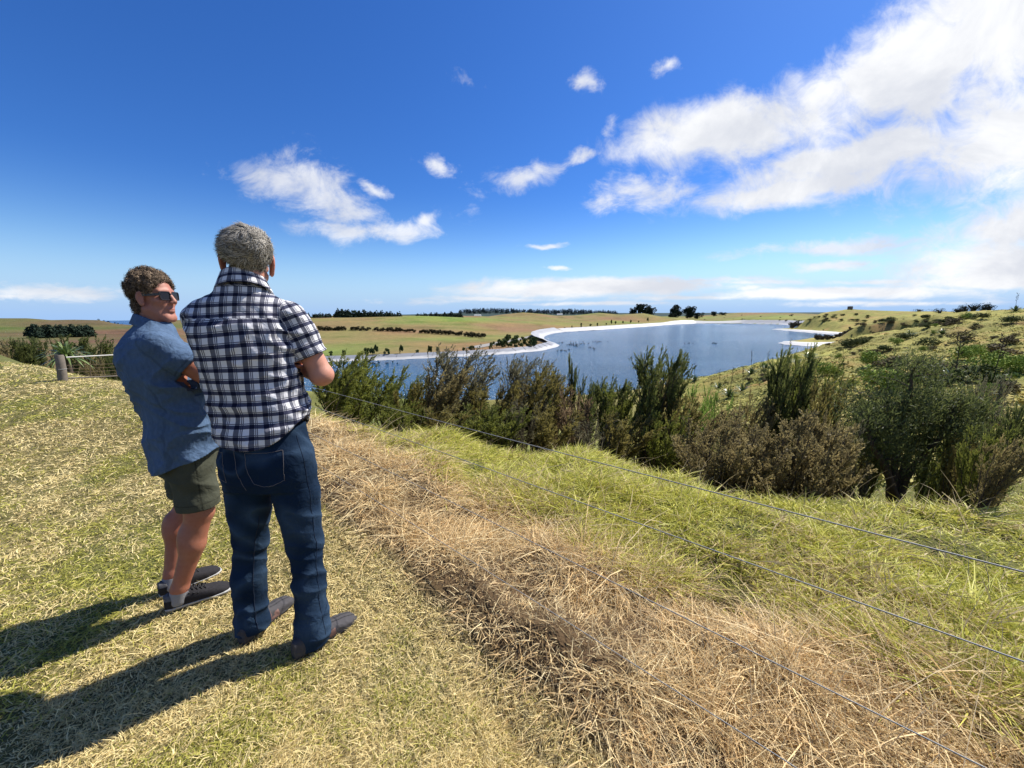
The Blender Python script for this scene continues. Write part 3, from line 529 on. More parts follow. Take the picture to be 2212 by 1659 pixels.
# ------------------------------------------------------------------ shrubs in the valley and on the slope
LEAF = attr_mat('leaf', rough=.6, spec=.25, transl=.48, vary=.28, scale=3.0)
TWIG = simple_mat('twig_bark', (.085, .065, .050), .9, .1, .3, 25)
def feather_shrub(seed, stems=11, twigs=20, leaves=26, lean=.28, spread=.42, ll=.030, lw=.007, cols=((.03, .05, .012), (.09, .12, .03)), start=.22, erect=.75, round_=0.0, tl=(.10, .24), bare=0.0):
    """returns (stem mesh, foliage mesh): several stems from one base, wind-combed feathery branchlets; unit height"""
    rng = np.random.default_rng(seed); b = Bag(); PV, PD, PT = [], [], []
    for s in range(stems):
        az = rng.uniform(0, 6.28); sp = spread * math.sqrt(rng.uniform(.05, 1)); H = rng.uniform(.68, 1.0) * (1 - round_ * sp * .9); n = 9; t = np.linspace(0, 1, n)
        x = math.cos(az) * sp * (t ** .7 if round_ else t ** 1.1) + lean * H * t ** 2.0 * .5; y = math.sin(az) * sp * (t ** .7 if round_ else t ** 1.1); z = H * t; wob = rng.normal(0, .012, (n, 2)).cumsum(0); P = np.stack([x + wob[:, 0], y + wob[:, 1], z], 1)
        b.tube(P, np.interp(t, [0, 1], [.014, .003]) * rng.uniform(.7, 1.1), 5)
        for q in range(twigs):
            u = rng.uniform(start, 1) ** .8; p = np.array([np.interp(u, t, P[:, k]) for k in range(3)]); d = np.array([math.cos(az) * .3 + rng.normal(0, .45), math.sin(az) * .3 + rng.normal(0, .45), 0]); d[2] = erect * rng.uniform(.6, 1.2); d[0] += lean * 1.1; d /= np.linalg.norm(d); L = rng.uniform(*tl) * (1.15 - .4 * u); m = 5; tt = np.linspace(0, 1, m)[:, None]
            Q = p + d * L * tt + np.array([lean * .35, 0, .12]) * L * tt ** 2; b.tube(Q, [.003, .0025, .002, .0015, .001], 3)
            k = rng.uniform(.12, 1, leaves); PV.append(np.stack([np.interp(k, tt[:, 0], Q[:, j]) for j in range(3)], 1)); PD.append(np.repeat((Q[-1] - Q[0])[None] / L, leaves, 0)); PT.append(np.full(leaves, rng.uniform(0, 1)))
    P = np.concatenate(PV); D = np.concatenate(PD); T = np.concatenate(PT); n = len(P); keep = rng.random(n) > bare; P, D, T = P[keep], D[keep], T[keep]; n = len(P)
    D = D + rng.normal(0, .42, (n, 3)); D /= np.linalg.norm(D, axis=1)[:, None]; S = np.cross(D, rng.normal(size=(n, 3))); S /= np.linalg.norm(S, axis=1)[:, None]; L = ll * rng.uniform(.6, 1.4, n)[:, None]; Wd = lw * rng.uniform(.6, 1.4, n)[:, None]; P = P + rng.normal(0, .006, (n, 3))
    V = np.stack([P - S * Wd * .4, P + S * Wd * .4, P + D * L + S * Wd, P + D * L * 1.15 - S * Wd * .3], 1).reshape(-1, 3); t = np.clip(T * .7 + rng.uniform(0, .45, n), 0, 1)[:, None]; C = np.array(cols[0]) * (1 - t) + np.array(cols[1]) * t
    return b.mesh('stems', TWIG), mesh_np('foliage', V, np.arange(4 * n).reshape(-1, 4), LEAF, np.repeat(C, 4, 0))
GREEN = ((0.078, 0.102, 0.022), (0.264, 0.276, 0.054)); DARKG = ((0.050, 0.068, 0.022), (0.170, 0.190, 0.055)); GREYB = ((0.090, 0.086, 0.054), (0.228, 0.210, 0.120)); BROWN = ((0.125, 0.102, 0.045), (0.350, 0.285, 0.120)); OLIVE = ((0.108, 0.096, 0.030), (0.300, 0.252, 0.078)); RED = ((0.120, 0.085, 0.050), (0.310, 0.220, 0.125)); BRIGHT = ((.10, .17, .03), (.25, .36, .07))
KIND = {}
def kind(key, **kw): KIND[key] = [feather_shrub(**{**kw, 'seed': kw['seed'] + q * 100}) for q in range(kw.pop('nvar', 1))]
kind('green', seed=1, stems=14, twigs=26, leaves=34, cols=GREEN, lean=.35, start=.08, nvar=2)
kind('olive', seed=2, stems=12, twigs=26, leaves=30, cols=OLIVE, lean=.38, start=.10, nvar=2)
kind('grey', seed=3, stems=12, twigs=26, leaves=24, cols=GREYB, lean=.50, tl=(.14, .34), start=.15)
kind('brown', seed=4, stems=13, twigs=26, leaves=26, cols=BROWN, lean=.40, start=.10)
kind('red', seed=5, stems=15, twigs=24, leaves=26, cols=RED, lean=.10, start=.10, ll=.022, lw=.008)
kind('column', seed=6, stems=7, twigs=34, leaves=40, cols=DARKG, lean=.08, spread=.12, start=.05, erect=1.3, tl=(.10, .18))
kind('dark', seed=7, stems=13, twigs=30, leaves=34, cols=DARKG, lean=.30, start=.12, nvar=2)
kind('round', seed=8, stems=34, twigs=34, leaves=30, cols=((.120, .100, .045), (.36, .29, .13)), lean=.06, spread=.62, round_=.45, start=.10, ll=.016, lw=.0070, erect=.8, tl=(.08, .18))
kind('bright', seed=9, stems=14, twigs=20, leaves=26, cols=BRIGHT, lean=.15, spread=.5, round_=.5, start=.1)
kind('twiggy', seed=10, stems=14, twigs=20, leaves=12, cols=GREYB, lean=.2, start=.15, bare=.3)
def place(kindkey, px, top, wpx, rr, label, rz=0.0, name='shrub', cat='shrub', group='tall shrubs in the dip below the fence', var=None, vals=[0]):
    a = azim(px); x, y = math.sin(a) * rr, math.cos(a) * rr; g = gz(x, y) - .05; zt = at_range(px, top, rr)[2]; H = max(zt - g, .4); w = wpx / FPX * y * math.cos(a) * 1.08; vals[0] += 1; ms = KIND[kindkey][(vals[0] if var is None else var) % len(KIND[kindkey])]
    root = link(name, None, None, label, cat, group, loc=(x, y, g), rot=(0, 0, rz), scale=(w, w, H)); link('stems', ms[0], root); link('foliage', ms[1], root); return root
place('green', 700, 778, 150, 7.5, 'bright green feathery shrub right behind the plaid shirt elbow', .2)
place('green', 752, 772, 190, 8.8, 'bushy green shrub at the lake end of the row, below the elbow', -.3)
place('green', 825, 812, 150, 9.5, 'low green shrub right of the bushy one beside the plaid shirt', .5)
place('olive', 880, 832, 120, 8.8, 'short olive shrub before the first tall windswept plume', -.2)
place('brown', 915, 800, 150, 8.2, 'brown windswept shrub under the leftmost tall plume', .1)
place('grey', 955, 772, 170, 8.6, 'tall grey windswept shrub with leftmost plume against the lake', .0)
place('olive', 1035, 838, 130, 8.0, 'olive shrub filling the gap between the two leftmost plumes', -.4)
place('brown', 1075, 835, 110, 8.3, 'rusty shrub at the left foot of the second tall plume', .3)
place('grey', 1105, 792, 150, 8.5, 'grey windswept shrub of the second plume against the water', .1)
place('olive', 1150, 806, 150, 8.0, 'yellow-green shrub leaning right beside the second grey plume', -.1)
place('twiggy', 1130, 860, 100, 6.8, 'bare twiggy grey shrub in front of the second plume', -.1)
place('green', 1010, 880, 130, 6.8, 'dense low green shrub in front of the leftmost plume', .8)
place('red', 1185, 838, 110, 8.8, 'pinkish-brown shrub left of the two upright dark columns', .2)
place('column', 1206, 816, 62, 9.2, 'shorter of the two upright dark green columns by the water', .3)
place('column', 1243, 786, 66, 9.2, 'taller upright dark green column standing against the water', .9)
place('red', 1240, 862, 130, 7.6, 'reddish shrub below the two upright columns', -.2)
place('dark', 1272, 822, 70, 9.0, 'small dark shrub just right of the tall column', .1)
place('dark', 1315, 832, 110, 7.8, 'dark green shrub standing between column and dark plume', .2)
place('green', 1340, 845, 120, 7.2, 'mid green shrub left of the central dark plume', -.3)
place('twiggy', 1290, 900, 130, 6.2, 'sparse twiggy shrub low in front of the columns', .5)
place('brown', 1392, 796, 120, 7.2, 'brown-green shrub at the left of the central dark plume', .0)
place('dark', 1415, 776, 150, 7.0, 'tall dark plume in the middle of the row, tips over the lake', .1)
place('bright', 1490, 822, 110, 12, 'bright green soft shrub right of the central dark plume', .2)
place('olive', 1475, 868, 130, 6.6, 'olive shrub below the bright green soft one', .3)
place('brown', 1500, 885, 140, 6.9, 'ruddy feathery shrub between the dark plume and round brown bush', -.2)
place('bright', 1560, 835, 90, 14, 'bright green soft shrub beyond the round brown bush', .7)
place('brown', 1625, 862, 120, 7.6, 'brown spiky shrub rising behind the round brown bush', .2)
place('dark', 1700, 792, 150, 8.0, 'dark green windswept shrub behind the round brown bush', .1)
place('green', 1745, 776, 160, 8.3, 'tall green windswept shrub with tips highest on the slope side', -.1)
place('olive', 1800, 838, 140, 7.4, 'olive feathery shrub left of the black-green tree', .2)
place('round', 1600, 905, 230, 4.75, 'rounded brown thicket bush nearest the fence, left lobe', .4)
place('round', 1730, 880, 270, 5.1, 'large rounded brown bush with fine twigs, highest of the brown ones', 1.3)
place('twiggy', 1845, 905, 140, 6.0, 'thin grey-brown shrub between round brown bush and dark tree', .0)
place('brown', 1810, 930, 120, 5.6, 'low drooping brown shrub at the right foot of the round bush', .2)
place('dark', 1930, 850, 130, 8.2, 'dark green bush left of the black-green tree', .4)
place('column', 2062, 825, 100, 8.0, 'dark pointed shrub right of the black-green tree top', .3)
place('twiggy', 1912, 1000, 80, 6.6, 'small bare grey shrub in the sunlit grass under the trees', .6)
place('dark', 2110, 870, 130, 8.0, 'dark shrub between black-green tree and the right edge', -.3)
place('grey', 2165, 842, 130, 9.0, 'grey-green windswept shrub high at the right edge', .2)
place('green', 2170, 935, 150, 6.0, 'grey-green leafy shrub against the right edge, middle height', .5)
place('brown', 2200, 960, 170, 5.0, 'brown-green tangled shrub at the right edge nearest the fence', .1)
place('olive', 2120, 960, 120, 7.2, 'olive shrub in the grass left of the tangled edge shrub', -.2)
place('dark', 2235, 880, 150, 6.5, 'dark shrub cut by the right edge of the picture', .2)
for kk, x_, t_, w_, r_, l_ in (('green', 862, 872, 120, 6.9, 'low leafy shrub at the foot of the first plume, left side'), ('olive', 935, 885, 120, 6.4, 'yellowish low shrub below the brown shrub of the first plume'), ('green', 1070, 885, 130, 6.5, 'low green shrub between the feet of the first and second plumes'),
        ('olive', 1190, 885, 130, 6.4, 'yellowish low shrub right of the second plume foot'), ('dark', 1165, 850, 90, 8.4, 'dark narrow shrub between second plume and the columns'), ('olive', 1345, 900, 140, 6.0, 'yellowish low shrub left of the central dark plume foot'), ('green', 1440, 900, 120, 6.0, 'low green shrub right at the foot of the central dark plume'),
        ('olive', 1860, 960, 130, 7.0, 'olive low shrub in the gap left of the forked tree'), ('green', 2070, 960, 140, 8.6, 'green low shrub behind the forked trunk, right side'), ('olive', 2150, 985, 130, 6.6, 'olive low shrub left of the tangled shrub at the right edge'), ('green', 1010, 850, 120, 8.9, 'green shrub closing the gap before the lake between plumes')):
    place(kk, x_, t_, w_, r_, l_, (x_ % 7) * .3 - .9)
# the dark tree with forked trunk
def make_dark_tree():
    a = azim(1992); rr = 7.2; x, y = math.sin(a) * rr, math.cos(a) * rr; g = gz(x, y) - .1; zt = at_range(1995, 788, rr)[2]; H = zt - g
    root = link('tree', None, None, 'black-green tree with a bare forked trunk in the dip on the right', 'tree', loc=(x, y, g)); rng = np.random.default_rng(5); tk = Bag(); PV = []; 
    limbs = [((0, 0, 0), (.04, 0, .22), (-.10, .05, .50), (-.20, .1, .80)), ((.02, 0, .1), (.14, .02, .35), (.28, -.05, .60), (.34, -.05, .82)), ((0, 0, .15), (.03, .06, .45), (.06, .05, .75), (.02, .02, .97)), ((.03, 0, .18), (-.18, -.1, .40), (-.34, -.12, .55), (-.42, -.1, .66)), ((.05, 0, .2), (.22, .15, .4), (.3, .2, .6), (.42, .15, .70))]
    Hs = np.array([H * .72, H * .72, H])
    pads = []
    for L in limbs:
        P = np.array(L) * Hs; t = np.linspace(0, 1, 12); Q = np.stack([np.interp(t, [0, .33, .66, 1], P[:, k]) for k in range(3)], 1) + rng.normal(0, .012, (12, 3)); tk.tube(Q, np.interp(t, [0, 1], [.055, .012]), 7)
        for q in range(16):
            u = rng.uniform(.38, 1.0); p = np.array([np.interp(u, t, Q[:, k]) for k in range(3)]); d = rng.normal(0, 1, 3); d[2] = abs(d[2]) * .5 + .1; d[0] += .4; d /= np.linalg.norm(d); e = p + d * rng.uniform(.15, .42); tk.tube([p, (p + e) / 2 + [0, 0, .03], e], [.010, .006, .003], 4); pads.append(e); pads.append((p + e) / 2)
    link('trunk', tk.mesh('trunk', TWIG), root); pads = np.array(pads); n = 21000; k = rng.integers(0, len(pads), n); P = pads[k] + rng.normal(0, 1, (n, 3)) * [.12, .12, .075]; D = rng.normal(0, .5, (n, 3)) + [.3, 0, .8]; D /= np.linalg.norm(D, axis=1)[:, None]; S = np.cross(D, rng.normal(size=(n, 3))); S /= np.linalg.norm(S, axis=1)[:, None]; L = rng.uniform(.02, .05, n)[:, None]
    V = np.stack([P - S * .005, P + S * .005, P + D * L + S * .007, P + D * L * 1.2 - S * .002], 1).reshape(-1, 3); t = np.clip(rng.uniform(0, 1, len(pads))[k] * .6 + rng.uniform(0, .4, n), 0, 1)[:, None]; C = np.array((.040, .058, .022)) * (1 - t) + np.array((.17, .19, .06)) * t; link('crown', mesh_np('crown', V, np.arange(4 * n).reshape(-1, 4), LEAF, np.repeat(C, 4, 0)), root)
make_dark_tree()
# flax and cabbage-tree style tufts of strap leaves
def strap_tuft(seed, n, L, w, droop, cols, spike=0, base_r=.05, erect=(25, 85)):
    rng = np.random.default_rng(seed); Vs, Fs, Cs = [], [], []; o = 0
    for q in range(n):
        az = rng.uniform(0, 6.28); el = rad(rng.uniform(*erect)); l = L * rng.uniform(.6, 1.05); t = np.linspace(0, 1, 7); h = np.array([math.cos(az), math.sin(az), 0]); P = h * (base_r * rng.random()) + h * (l * math.cos(el) * t)[:, None] + np.array([0, 0, 1]) * (l * (math.sin(el) * t - droop * t ** 2.4))[:, None]; S = np.array([-h[1], h[0], 0]); ww = (w * np.array([.6, 1, 1, .95, .8, .5, .06]))[:, None]
        V = np.concatenate([P - S * ww, P + S * ww]); F = np.array([[i, i + 1, i + 8, i + 7] for i in range(6)]); Vs.append(V); Fs.append(F + o); o += 14; c = np.array(cols[0]) + (np.array(cols[1]) - np.array(cols[0])) * rng.random(); Cs.append(np.repeat(c[None], 14, 0))
    fol = mesh_np('leaves', np.concatenate(Vs), np.concatenate(Fs), STRAP, np.concatenate(Cs)); st = None
    if spike:
        b = Bag()
        for s in range(spike):
            a = rng.uniform(0, 6.28); hh = L * rng.uniform(1.5, 2.0); P = np.array([[math.cos(a) * .1 * t, math.sin(a) * .1 * t, hh * t] for t in np.linspace(0, 1, 8)]); b.tube(P, np.interp(np.linspace(0, 1, 8), [0, 1], [.018, .007]), 5)
            for k in range(11): z = rng.uniform(.55, 1) ; p = np.array([math.cos(a) * .1 * z, math.sin(a) * .1 * z, hh * z]); sgn = -1 if k % 2 else 1; b.tube([p, p + [sgn * .06, rng.normal(0, .03), .05], p + [sgn * .09, 0, .13]], [.006, .013, .016], 4)
        st = b.mesh('flower_stalk', simple_mat('flax_stalk', (.035, .025, .018), .8))
    return fol, st
STRAP = attr_mat('strap_leaf', rough=.30, spec=.6, transl=.15, vary=.15, scale=6)
flax = [strap_tuft(q, 60, 1.0, .028, .30, ((.035, .065, .018), (.12, .17, .05)), 1) for q in range(2)] + [strap_tuft(9, 70, .9, .026, .3, ((.035, .065, .018), (.12, .17, .05)))]
fx = [(1553, 838, 2, 1), (1604, 845, 1, 1), (1500, 822, 1, 0), (1622, 808, 1, 0), (1656, 797, 1, 1), (1700, 782, 1, 0), (1721, 786, 0, 2), (1750, 776, 0, 2), (2035, 722, 0, 2), (2140, 836, 1, 0), (1966, 726, 0, 2), (2192, 672, 1, 1), (1945, 790, 0, 2), (1600, 742, 0, 2), (2060, 830, 1, 1), (1575, 858, 1, 0)]
for k, (px, py, sp, v) in enumerate(fx):
    p = on_ground(px, py, 14, 300); s = 1.25 + .1 * (k % 4); 
    if p[1] > 60: s *= 1.5
    spk = flax[v][1] is not None; root = link('flax', None, None, 'flax clump with a dark upright flower stalk on the green slope' if spk else 'dark green flax clump without stalk on the slope above the lake', 'flax', 'flax on the slope with stalks' if spk else 'flax on the slope without stalks', loc=tuple(p - [0, 0, .05]), rot=(0, 0, k * 1.3), scale=s); link('leaves', flax[v][0], root)
    if spk: link('flower_stalk', flax[v][1], root)
# loose shrubs over the slope
rng = np.random.default_rng(31); F_M = [small_bush_mesh(80 + q, 1800, ((.12, .18, .03), (.30, .38, .08)), .026, 1, 16) for q in range(2)]; G_M = [small_bush_mesh(90 + q, 1100, ((.055, .050, .026), (.16, .13, .07)), .030, .7, 12) for q in range(2)]; D_M = [small_bush_mesh(95 + q, 1100, ((.030, .045, .016), (.105, .125, .040)), .030, .8, 12) for q in range(2)]
spec = [(1775, 812, 'F', 1.3), (1725, 820, 'F', 1.0), (1910, 850, 'F', 1.6), (2130, 800, 'F', 1.3), (2190, 805, 'F', 1.1), (2085, 778, 'F', 1.2), (2110, 768, 'F', 1.0), (1885, 790, 'F', 1.5), (1910, 760, 'D', 1.7), (2005, 750, 'D', 2.0), (1935, 745, 'F', 1.4), (1955, 735, 'D', 2.2), (2088, 690, 'F', 1.8),
        (1890, 768, 'G', 1.5), (1930, 795, 'G', 1.6), (2080, 735, 'G', 2.2), (2060, 700, 'G', 2.2), (2000, 690, 'D', 3), (2150, 770, 'G', 1.6), (2180, 745, 'G', 1.5), (1840, 748, 'D', 2.6), (1855, 745, 'D', 2.4), (1830, 752, 'D', 2.2), (1865, 741, 'D', 2.0), (1990, 808, 'G', 1.5), (2050, 812, 'G', 1.4), (2100, 830, 'D', 1.5), (1960, 830, 'G', 1.2), (1650, 815, 'G', .8), (1620, 825, 'G', .8), (1690, 800, 'G', .8), (2180, 700, 'D', 2.4), (2120, 690, 'D', 2.2)]
for _ in range(120): spec.append((rng.uniform(1640, 2205), rng.uniform(690, 850), 'GGDF'[rng.integers(4)], rng.uniform(.25, .95)))
for _ in range(85): x = rng.uniform(1500, 2110); spec.append((x, rng.uniform(680, 697) + (0 if x < 1850 else rng.uniform(0, 18)), 'DDGGD'[rng.integers(5)], rng.uniform(1.4, 3.0) * (1.0 if x < 1950 else .6)))
LBL = {'F': ('bright green soft bush dotted on the slope', 'bright bushes on the slope'), 'G': ('low grey-brown bush dotted on the slope', 'brown bushes on the slope'), 'D': ('dark green bush dotted on the slope', 'dark bushes on the slope')}
for px, py, k, s in spec:
    p = on_ground(px, py, 16, 900)
    if shore_dist(p[:1], p[1:2])[0] < 3: continue
    link('slope_bush', {'F': F_M, 'G': G_M, 'D': D_M}[k][rng.integers(2)], None, LBL[k][0], 'bush', LBL[k][1], loc=tuple(p - [0, 0, .1]), rot=(0, 0, rng.uniform(0, 6)), scale=(s * 1.25, s * 1.25, s))
# rank tussocks over the slope
xs_, ys_, cs_, rs_ = [], [], [], []
_az = rng.uniform(azim(1480), azim(2300), 12000); tr_ = 13 * (170 / 13) ** rng.random(12000); tx_, ty_ = tr_ * np.sin(_az), tr_ * np.cos(_az); _k = (shore_dist(tx_, ty_) > 2) & (fbm2(tx_, ty_, 6, 2, 91) > -.25); tx_, ty_, tr_ = tx_[_k], ty_[_k], tr_[_k]; _z = ground_z(tx_, ty_); _s = rng.uniform(.08, .22, len(tx_)) * (1 + tr_ / 90)
_V, _F, _C2 = leafcloud(rng, np.column_stack([tx_, ty_, _z + _s * .2]), np.column_stack([_s * 1.5, _s, _s * .75]), len(tx_) * 9, .085, ((.24, .23, .06), (.50, .46, .16))); _br = fbm2(_V[:, 0], _V[:, 1], 7, 2, 92)[:, None]; _C2 = _C2 * (1 + .4 * _br * np.array([.2, -.5, .2])); _gz = ground_z(_V[:, 0], _V[:, 1]); _V[:, 2] = _gz + (_V[:, 2] - _gz) * .55 + .02
link('tussock_grass', mesh_np('tussock_grass', _V, _F, FAR_LEAF, np.clip(_C2, .01, 1)), None, 'rank tussocky grass over the slope right of the lake', 'grass', None, 'stuff')
# left: bushes beyond the brow, and the strap-leaved tuft behind the post
for px, rr, s, k, lab in ((28, 24, 1.7, D_M[0], 'dark bush left of the strap-leaved plant, half behind the brow'), (50, 24, 1.5, D_M[1], 'second dark bush behind the brow near the left edge'), (4, 22, 1.5, G_M[0], 'grey-green bush cut by the left edge behind the brow'), (170, 26, 2.7, D_M[0], 'dark rounded bush right behind the strap-leaved plant'), (205, 22, 1.1, G_M[1], 'low brown shrub behind the gate wire'), (236, 23, .9, D_M[1], 'small dark shrub behind the gate, next to the blue sleeve')):
    a = azim(px); x, y = math.sin(a) * rr, math.cos(a) * rr; tz = {28: 742, 50: 745, 4: 742, 170: 742, 205: 772, 236: 776}[px]; top = at_range(px, tz, rr)[2]; g = gz(x, y); H = max(top - g, .5) * 1.02; kk = KIND['dark' if k in D_M else 'brown'][0]; root = link('bush', None, None, lab, 'bush', loc=(x, y, g - .05), rot=(0, 0, px), scale=(s * 1.0, s * 1.0, H)); link('stems', kk[0], root); link('foliage', kk[1], root)
ct = strap_tuft(40, 120, .78, .026, .42, ((.06, .10, .025), (.20, .26, .09)), 0, .12, (-15, 88))[0]
a = azim(128); rr = 18; x, y = math.sin(a) * rr, math.cos(a) * rr; g = gz(x, y); tz = at_range(128, 737, rr)[2]
root = link('cabbage_tree', None, None, 'strap-leaved plant with a spiky head behind the wooden post', 'plant', loc=(x, y, g)); b = Bag(); b.tube([(0, 0, -.1), (.02, 0, .2), (0, 0, max(tz - g - .45, .3))], [.09, .08, .07], 8); link('trunk', b.mesh('trunk', BARK), root); link('leaves', ct, root, loc=(0, 0, max(tz - g - .45, .3)))
# ------------------------------------------------------------------ post, gate wires and the long fence
wm = simple_mat('fence_wire', (.22, .22, .21), .5, .4, .1, 50); 
pw = simple_mat('post_wood', (.17, .145, .12), .9, .1, .35, 14, .5, 60)
pb = on_ground(136, 822, 5, 16); ph = at_range(126, 766, math.hypot(pb[0], pb[1]))[2] - pb[2]
root = link('fence_post', None, None, 'weathered round wooden post at the left end of the gate', 'post', loc=tuple(pb), rot=(.0, .06, 0)); b = Bag(); b.tube([(0, 0, -.3), (0, 0, 0), (.005, 0, ph * .5), (0, 0, ph - .03), (0, 0, ph)], [.064, .064, .062, .060, .050], 16); link('wood', b.mesh('wood', pw), root); b = Bag(); th = np.linspace(0, 6.3, 24); b.tube(np.stack([.066 * np.cos(th), .066 * np.sin(th), th * 0 + ph * .45], 1), .006, 5); link('wire_wrap', b.mesh('wire_wrap', wm), root)
pe = at_range(300, 765, math.hypot(pb[0], pb[1]) + .2); pe2 = np.array([pe[0], pe[1], gz(pe[0], pe[1])])
root = link('fence_post', None, None, 'post hidden behind the blue shirt at the far end of the gate', 'post', loc=tuple(pe2)); b = Bag(); b.tube([(0, 0, -.3), (0, 0, ph * .5), (0, 0, ph)], [.08, .078, .074], 14); link('wood', b.mesh('wood', pw), root)
gwm = simple_mat('rusty_wire', (.14, .10, .065), .8); gate = link('gate', None, None, 'low wire gate between post and blue shirt, pale rail on top', 'gate', loc=tuple(pb)); r0_ = math.hypot(pb[0], pb[1])
TL, TR, BL, BR = at_range(143, 772, r0_), at_range(300, 764, r0_ + .25), at_range(146, 818, r0_), at_range(300, 811, r0_ + .25)
def gpt(s, h): return (BL + (BR - BL) * s) * (1 - h) + (TL + (TR - TL) * s) * h - pb
for h, r_, nm, mt in ((1.0, .013, 'top_rail', simple_mat('pale_rail', (.55, .53, .48), .6)), (0.02, .014, 'bottom_rail', pw)):
    b = Bag(); b.tube([gpt(0, h), gpt(.5, h), gpt(1, h)], r_, 6); link(nm, b.mesh(nm, mt), gate)
for h in (.14, .30, .46, .62): b = Bag(); b.tube([gpt(0, h), gpt(.5, h) - [0, 0, .01], gpt(1, h)], .0032, 4); link('wire', b.mesh('wire', gwm), gate)
for t in (.3, .66): b = Bag(); b.tube([gpt(t, .02), gpt(t, .5), gpt(t, .80)], .007, 4); link('batten', b.mesh('batten', gwm), gate)
WV = ray(256, 729); WV = WV / math.hypot(WV[0], WV[1])
for (qx, qy), lab in (((2212, 1235), 'topmost of the long fence wires, crossing before the shrubs'), ((2212, 1425), 'second long fence wire from the top, over the green grass'), ((2130, 1659), 'third long fence wire from the top, over the dry grass'), ((1720, 1659), 'lowest visible long fence wire, close above the dry grass')):
    w = ray(qx, qy); n = np.cross(w, WV); z = -(n[0] * FN[0] + n[1] * FN[1]) / n[2] * FP; o = np.array([FN[0] * FP, FN[1] * FP, CAMZ + z]); t = np.linspace(-3.0, 11.5, 60); P = o + WV * t[:, None]; P[:, 2] += .012 * np.sin(t * 1.1 + qy) * .3; th = t * 26; P += np.stack([np.cos(th) * .0006, np.sin(th) * .0006, 0 * th], 1)
    b = Bag(); b.tube(P, .0016, 6); link('fence_wire', b.mesh('fence_wire', wm), None, lab, 'wire', 'long wires of the fence')
for t, lab in ((-3.0, 'near strainer post of the wire fence, out of view on the right'), (11.5, 'far post of the wire fence behind the two men')):
    o = np.array([FN[0] * FP, FN[1] * FP, 0]) + WV * t; o[2] = gz(o[0], o[1]); root = link('fence_post', None, None, lab, 'post', loc=tuple(o)); b = Bag(); b.tube([(0, 0, -.3), (0, 0, .6), (0, 0, 1.18), (0, 0, 1.2)], [.08, .075, .075, .06], 14); link('wood', b.mesh('wood', pw), root)
# ------------------------------------------------------------------ grass, blade by blade near the viewer
GRASS = attr_mat('grass_blade', rough=.55, spec=.25, transl=.30, vary=.12, scale=20)
def blades(name, B, D, bend, L, w, C, rows, twist, label, cat):
    """B base points, D start direction, bend = sideways pull, L length, w half width, C colour"""
    n = len(B); t = np.linspace(0, 1, rows); S = np.cross(D, np.array([0, 0, 1.0])) + twist; S /= np.linalg.norm(S, axis=1)[:, None] + 1e-9; pts = []
    for q, u in enumerate(t):
        P = B + D * (L * u)[:, None] + bend * (L * u * u)[:, None]; ww = w * (1 - .85 * u ** 1.5); pts += [P - S * ww[:, None], P + S * ww[:, None]]
    V = np.stack(pts, 1).reshape(-1, 3); base = (np.arange(n) * rows * 2)[:, None]; F = np.concatenate([base + np.array([2 * k, 2 * k + 1, 2 * k + 3, 2 * k + 2])[None] for k in range(rows - 1)])
    me = bpy.data.meshes.new(name); me.vertices.add(len(V)); me.vertices.foreach_set('co', V.astype(np.float32).ravel()); me.loops.add(F.size); me.loops.foreach_set('vertex_index', F.astype(np.int32).ravel()); me.polygons.add(len(F)); me.polygons.foreach_set('loop_start', (np.arange(len(F)) * 4).astype(np.int32)); me.polygons.foreach_set('loop_total', np.full(len(F), 4, np.int32)); me.polygons.foreach_set('use_smooth', np.ones(len(F), bool))
    c = np.ones((len(V), 4), np.float32); c[:, :3] = np.repeat(C, rows * 2, 0); me.color_attributes.new('Col', 'FLOAT_COLOR', 'POINT').data.foreach_set('color', c.ravel()); me.update(calc_edges=True); me.materials.append(GRASS)
    return link(name, me, None, label, cat, None, 'stuff')
def scatter(rng, n, r0, r1, a0, a1, p=1.0):              # even over the picture rather than over the ground
    r = r0 * (r1 / r0) ** (rng.random(n) ** p); a = np.radians(rng.uniform(a0, a1, n)); return r * np.sin(a), r * np.cos(a), r
def unit(v): return v / (np.linalg.norm(v, axis=1)[:, None] + 1e-9)
rng = np.random.default_rng(2024)
# mown lawn: short tufts
x, y, r = scatter(rng, 82000, .72, 15, -58, 25); e = lawn_edge(x, y); k = e < .06; x, y, r = x[k], y[k], r[k]; m = 8; X = np.repeat(x, m) + rng.normal(0, .012, len(x) * m) * np.repeat(1 + r * .25, m); Y = np.repeat(y, m) + rng.normal(0, .012, len(x) * m) * np.repeat(1 + r * .25, m); Rr = np.repeat(r, m); n = len(X)
B = np.stack([X, Y, ground_z(X, Y) - .004], 1); D = unit(np.stack([rng.normal(0, .75, n), rng.normal(0, .75, n), rng.uniform(.35, 1, n)], 1)); bend = np.stack([rng.normal(0, .5, n), rng.normal(0, .5, n), rng.uniform(-.75, -.1, n)], 1); tall = 1 + .35 * np.clip(fbm2(X, Y, .35, 2, 71), -1, 1); L = rng.uniform(.018, .045, n) * (.9 + .07 * Rr) * tall; w = rng.uniform(.0010, .0019, n) * (.75 + .42 * Rr)
gp = np.clip(fbm2(X, Y, 1.1, 3, 41) * 1.5 + fbm2(X, Y, .25, 2, 48) * .9 + .26, .05, .85); isg = rng.random(n) < gp; tt = rng.random(n)[:, None]
C = np.where(isg[:, None], np.array([.25, .26, .045]) * (1 - tt) + np.array([.54, .50, .11]) * tt, np.array([.56, .44, .19]) * (1 - tt) + np.array([.86, .73, .38]) * tt)
blades('lawn_grass', B, D, bend, L, w, C, 3, rng.normal(0, .6, (n, 3)), 'short dry lawn grass with green patches under the men', 'grass')
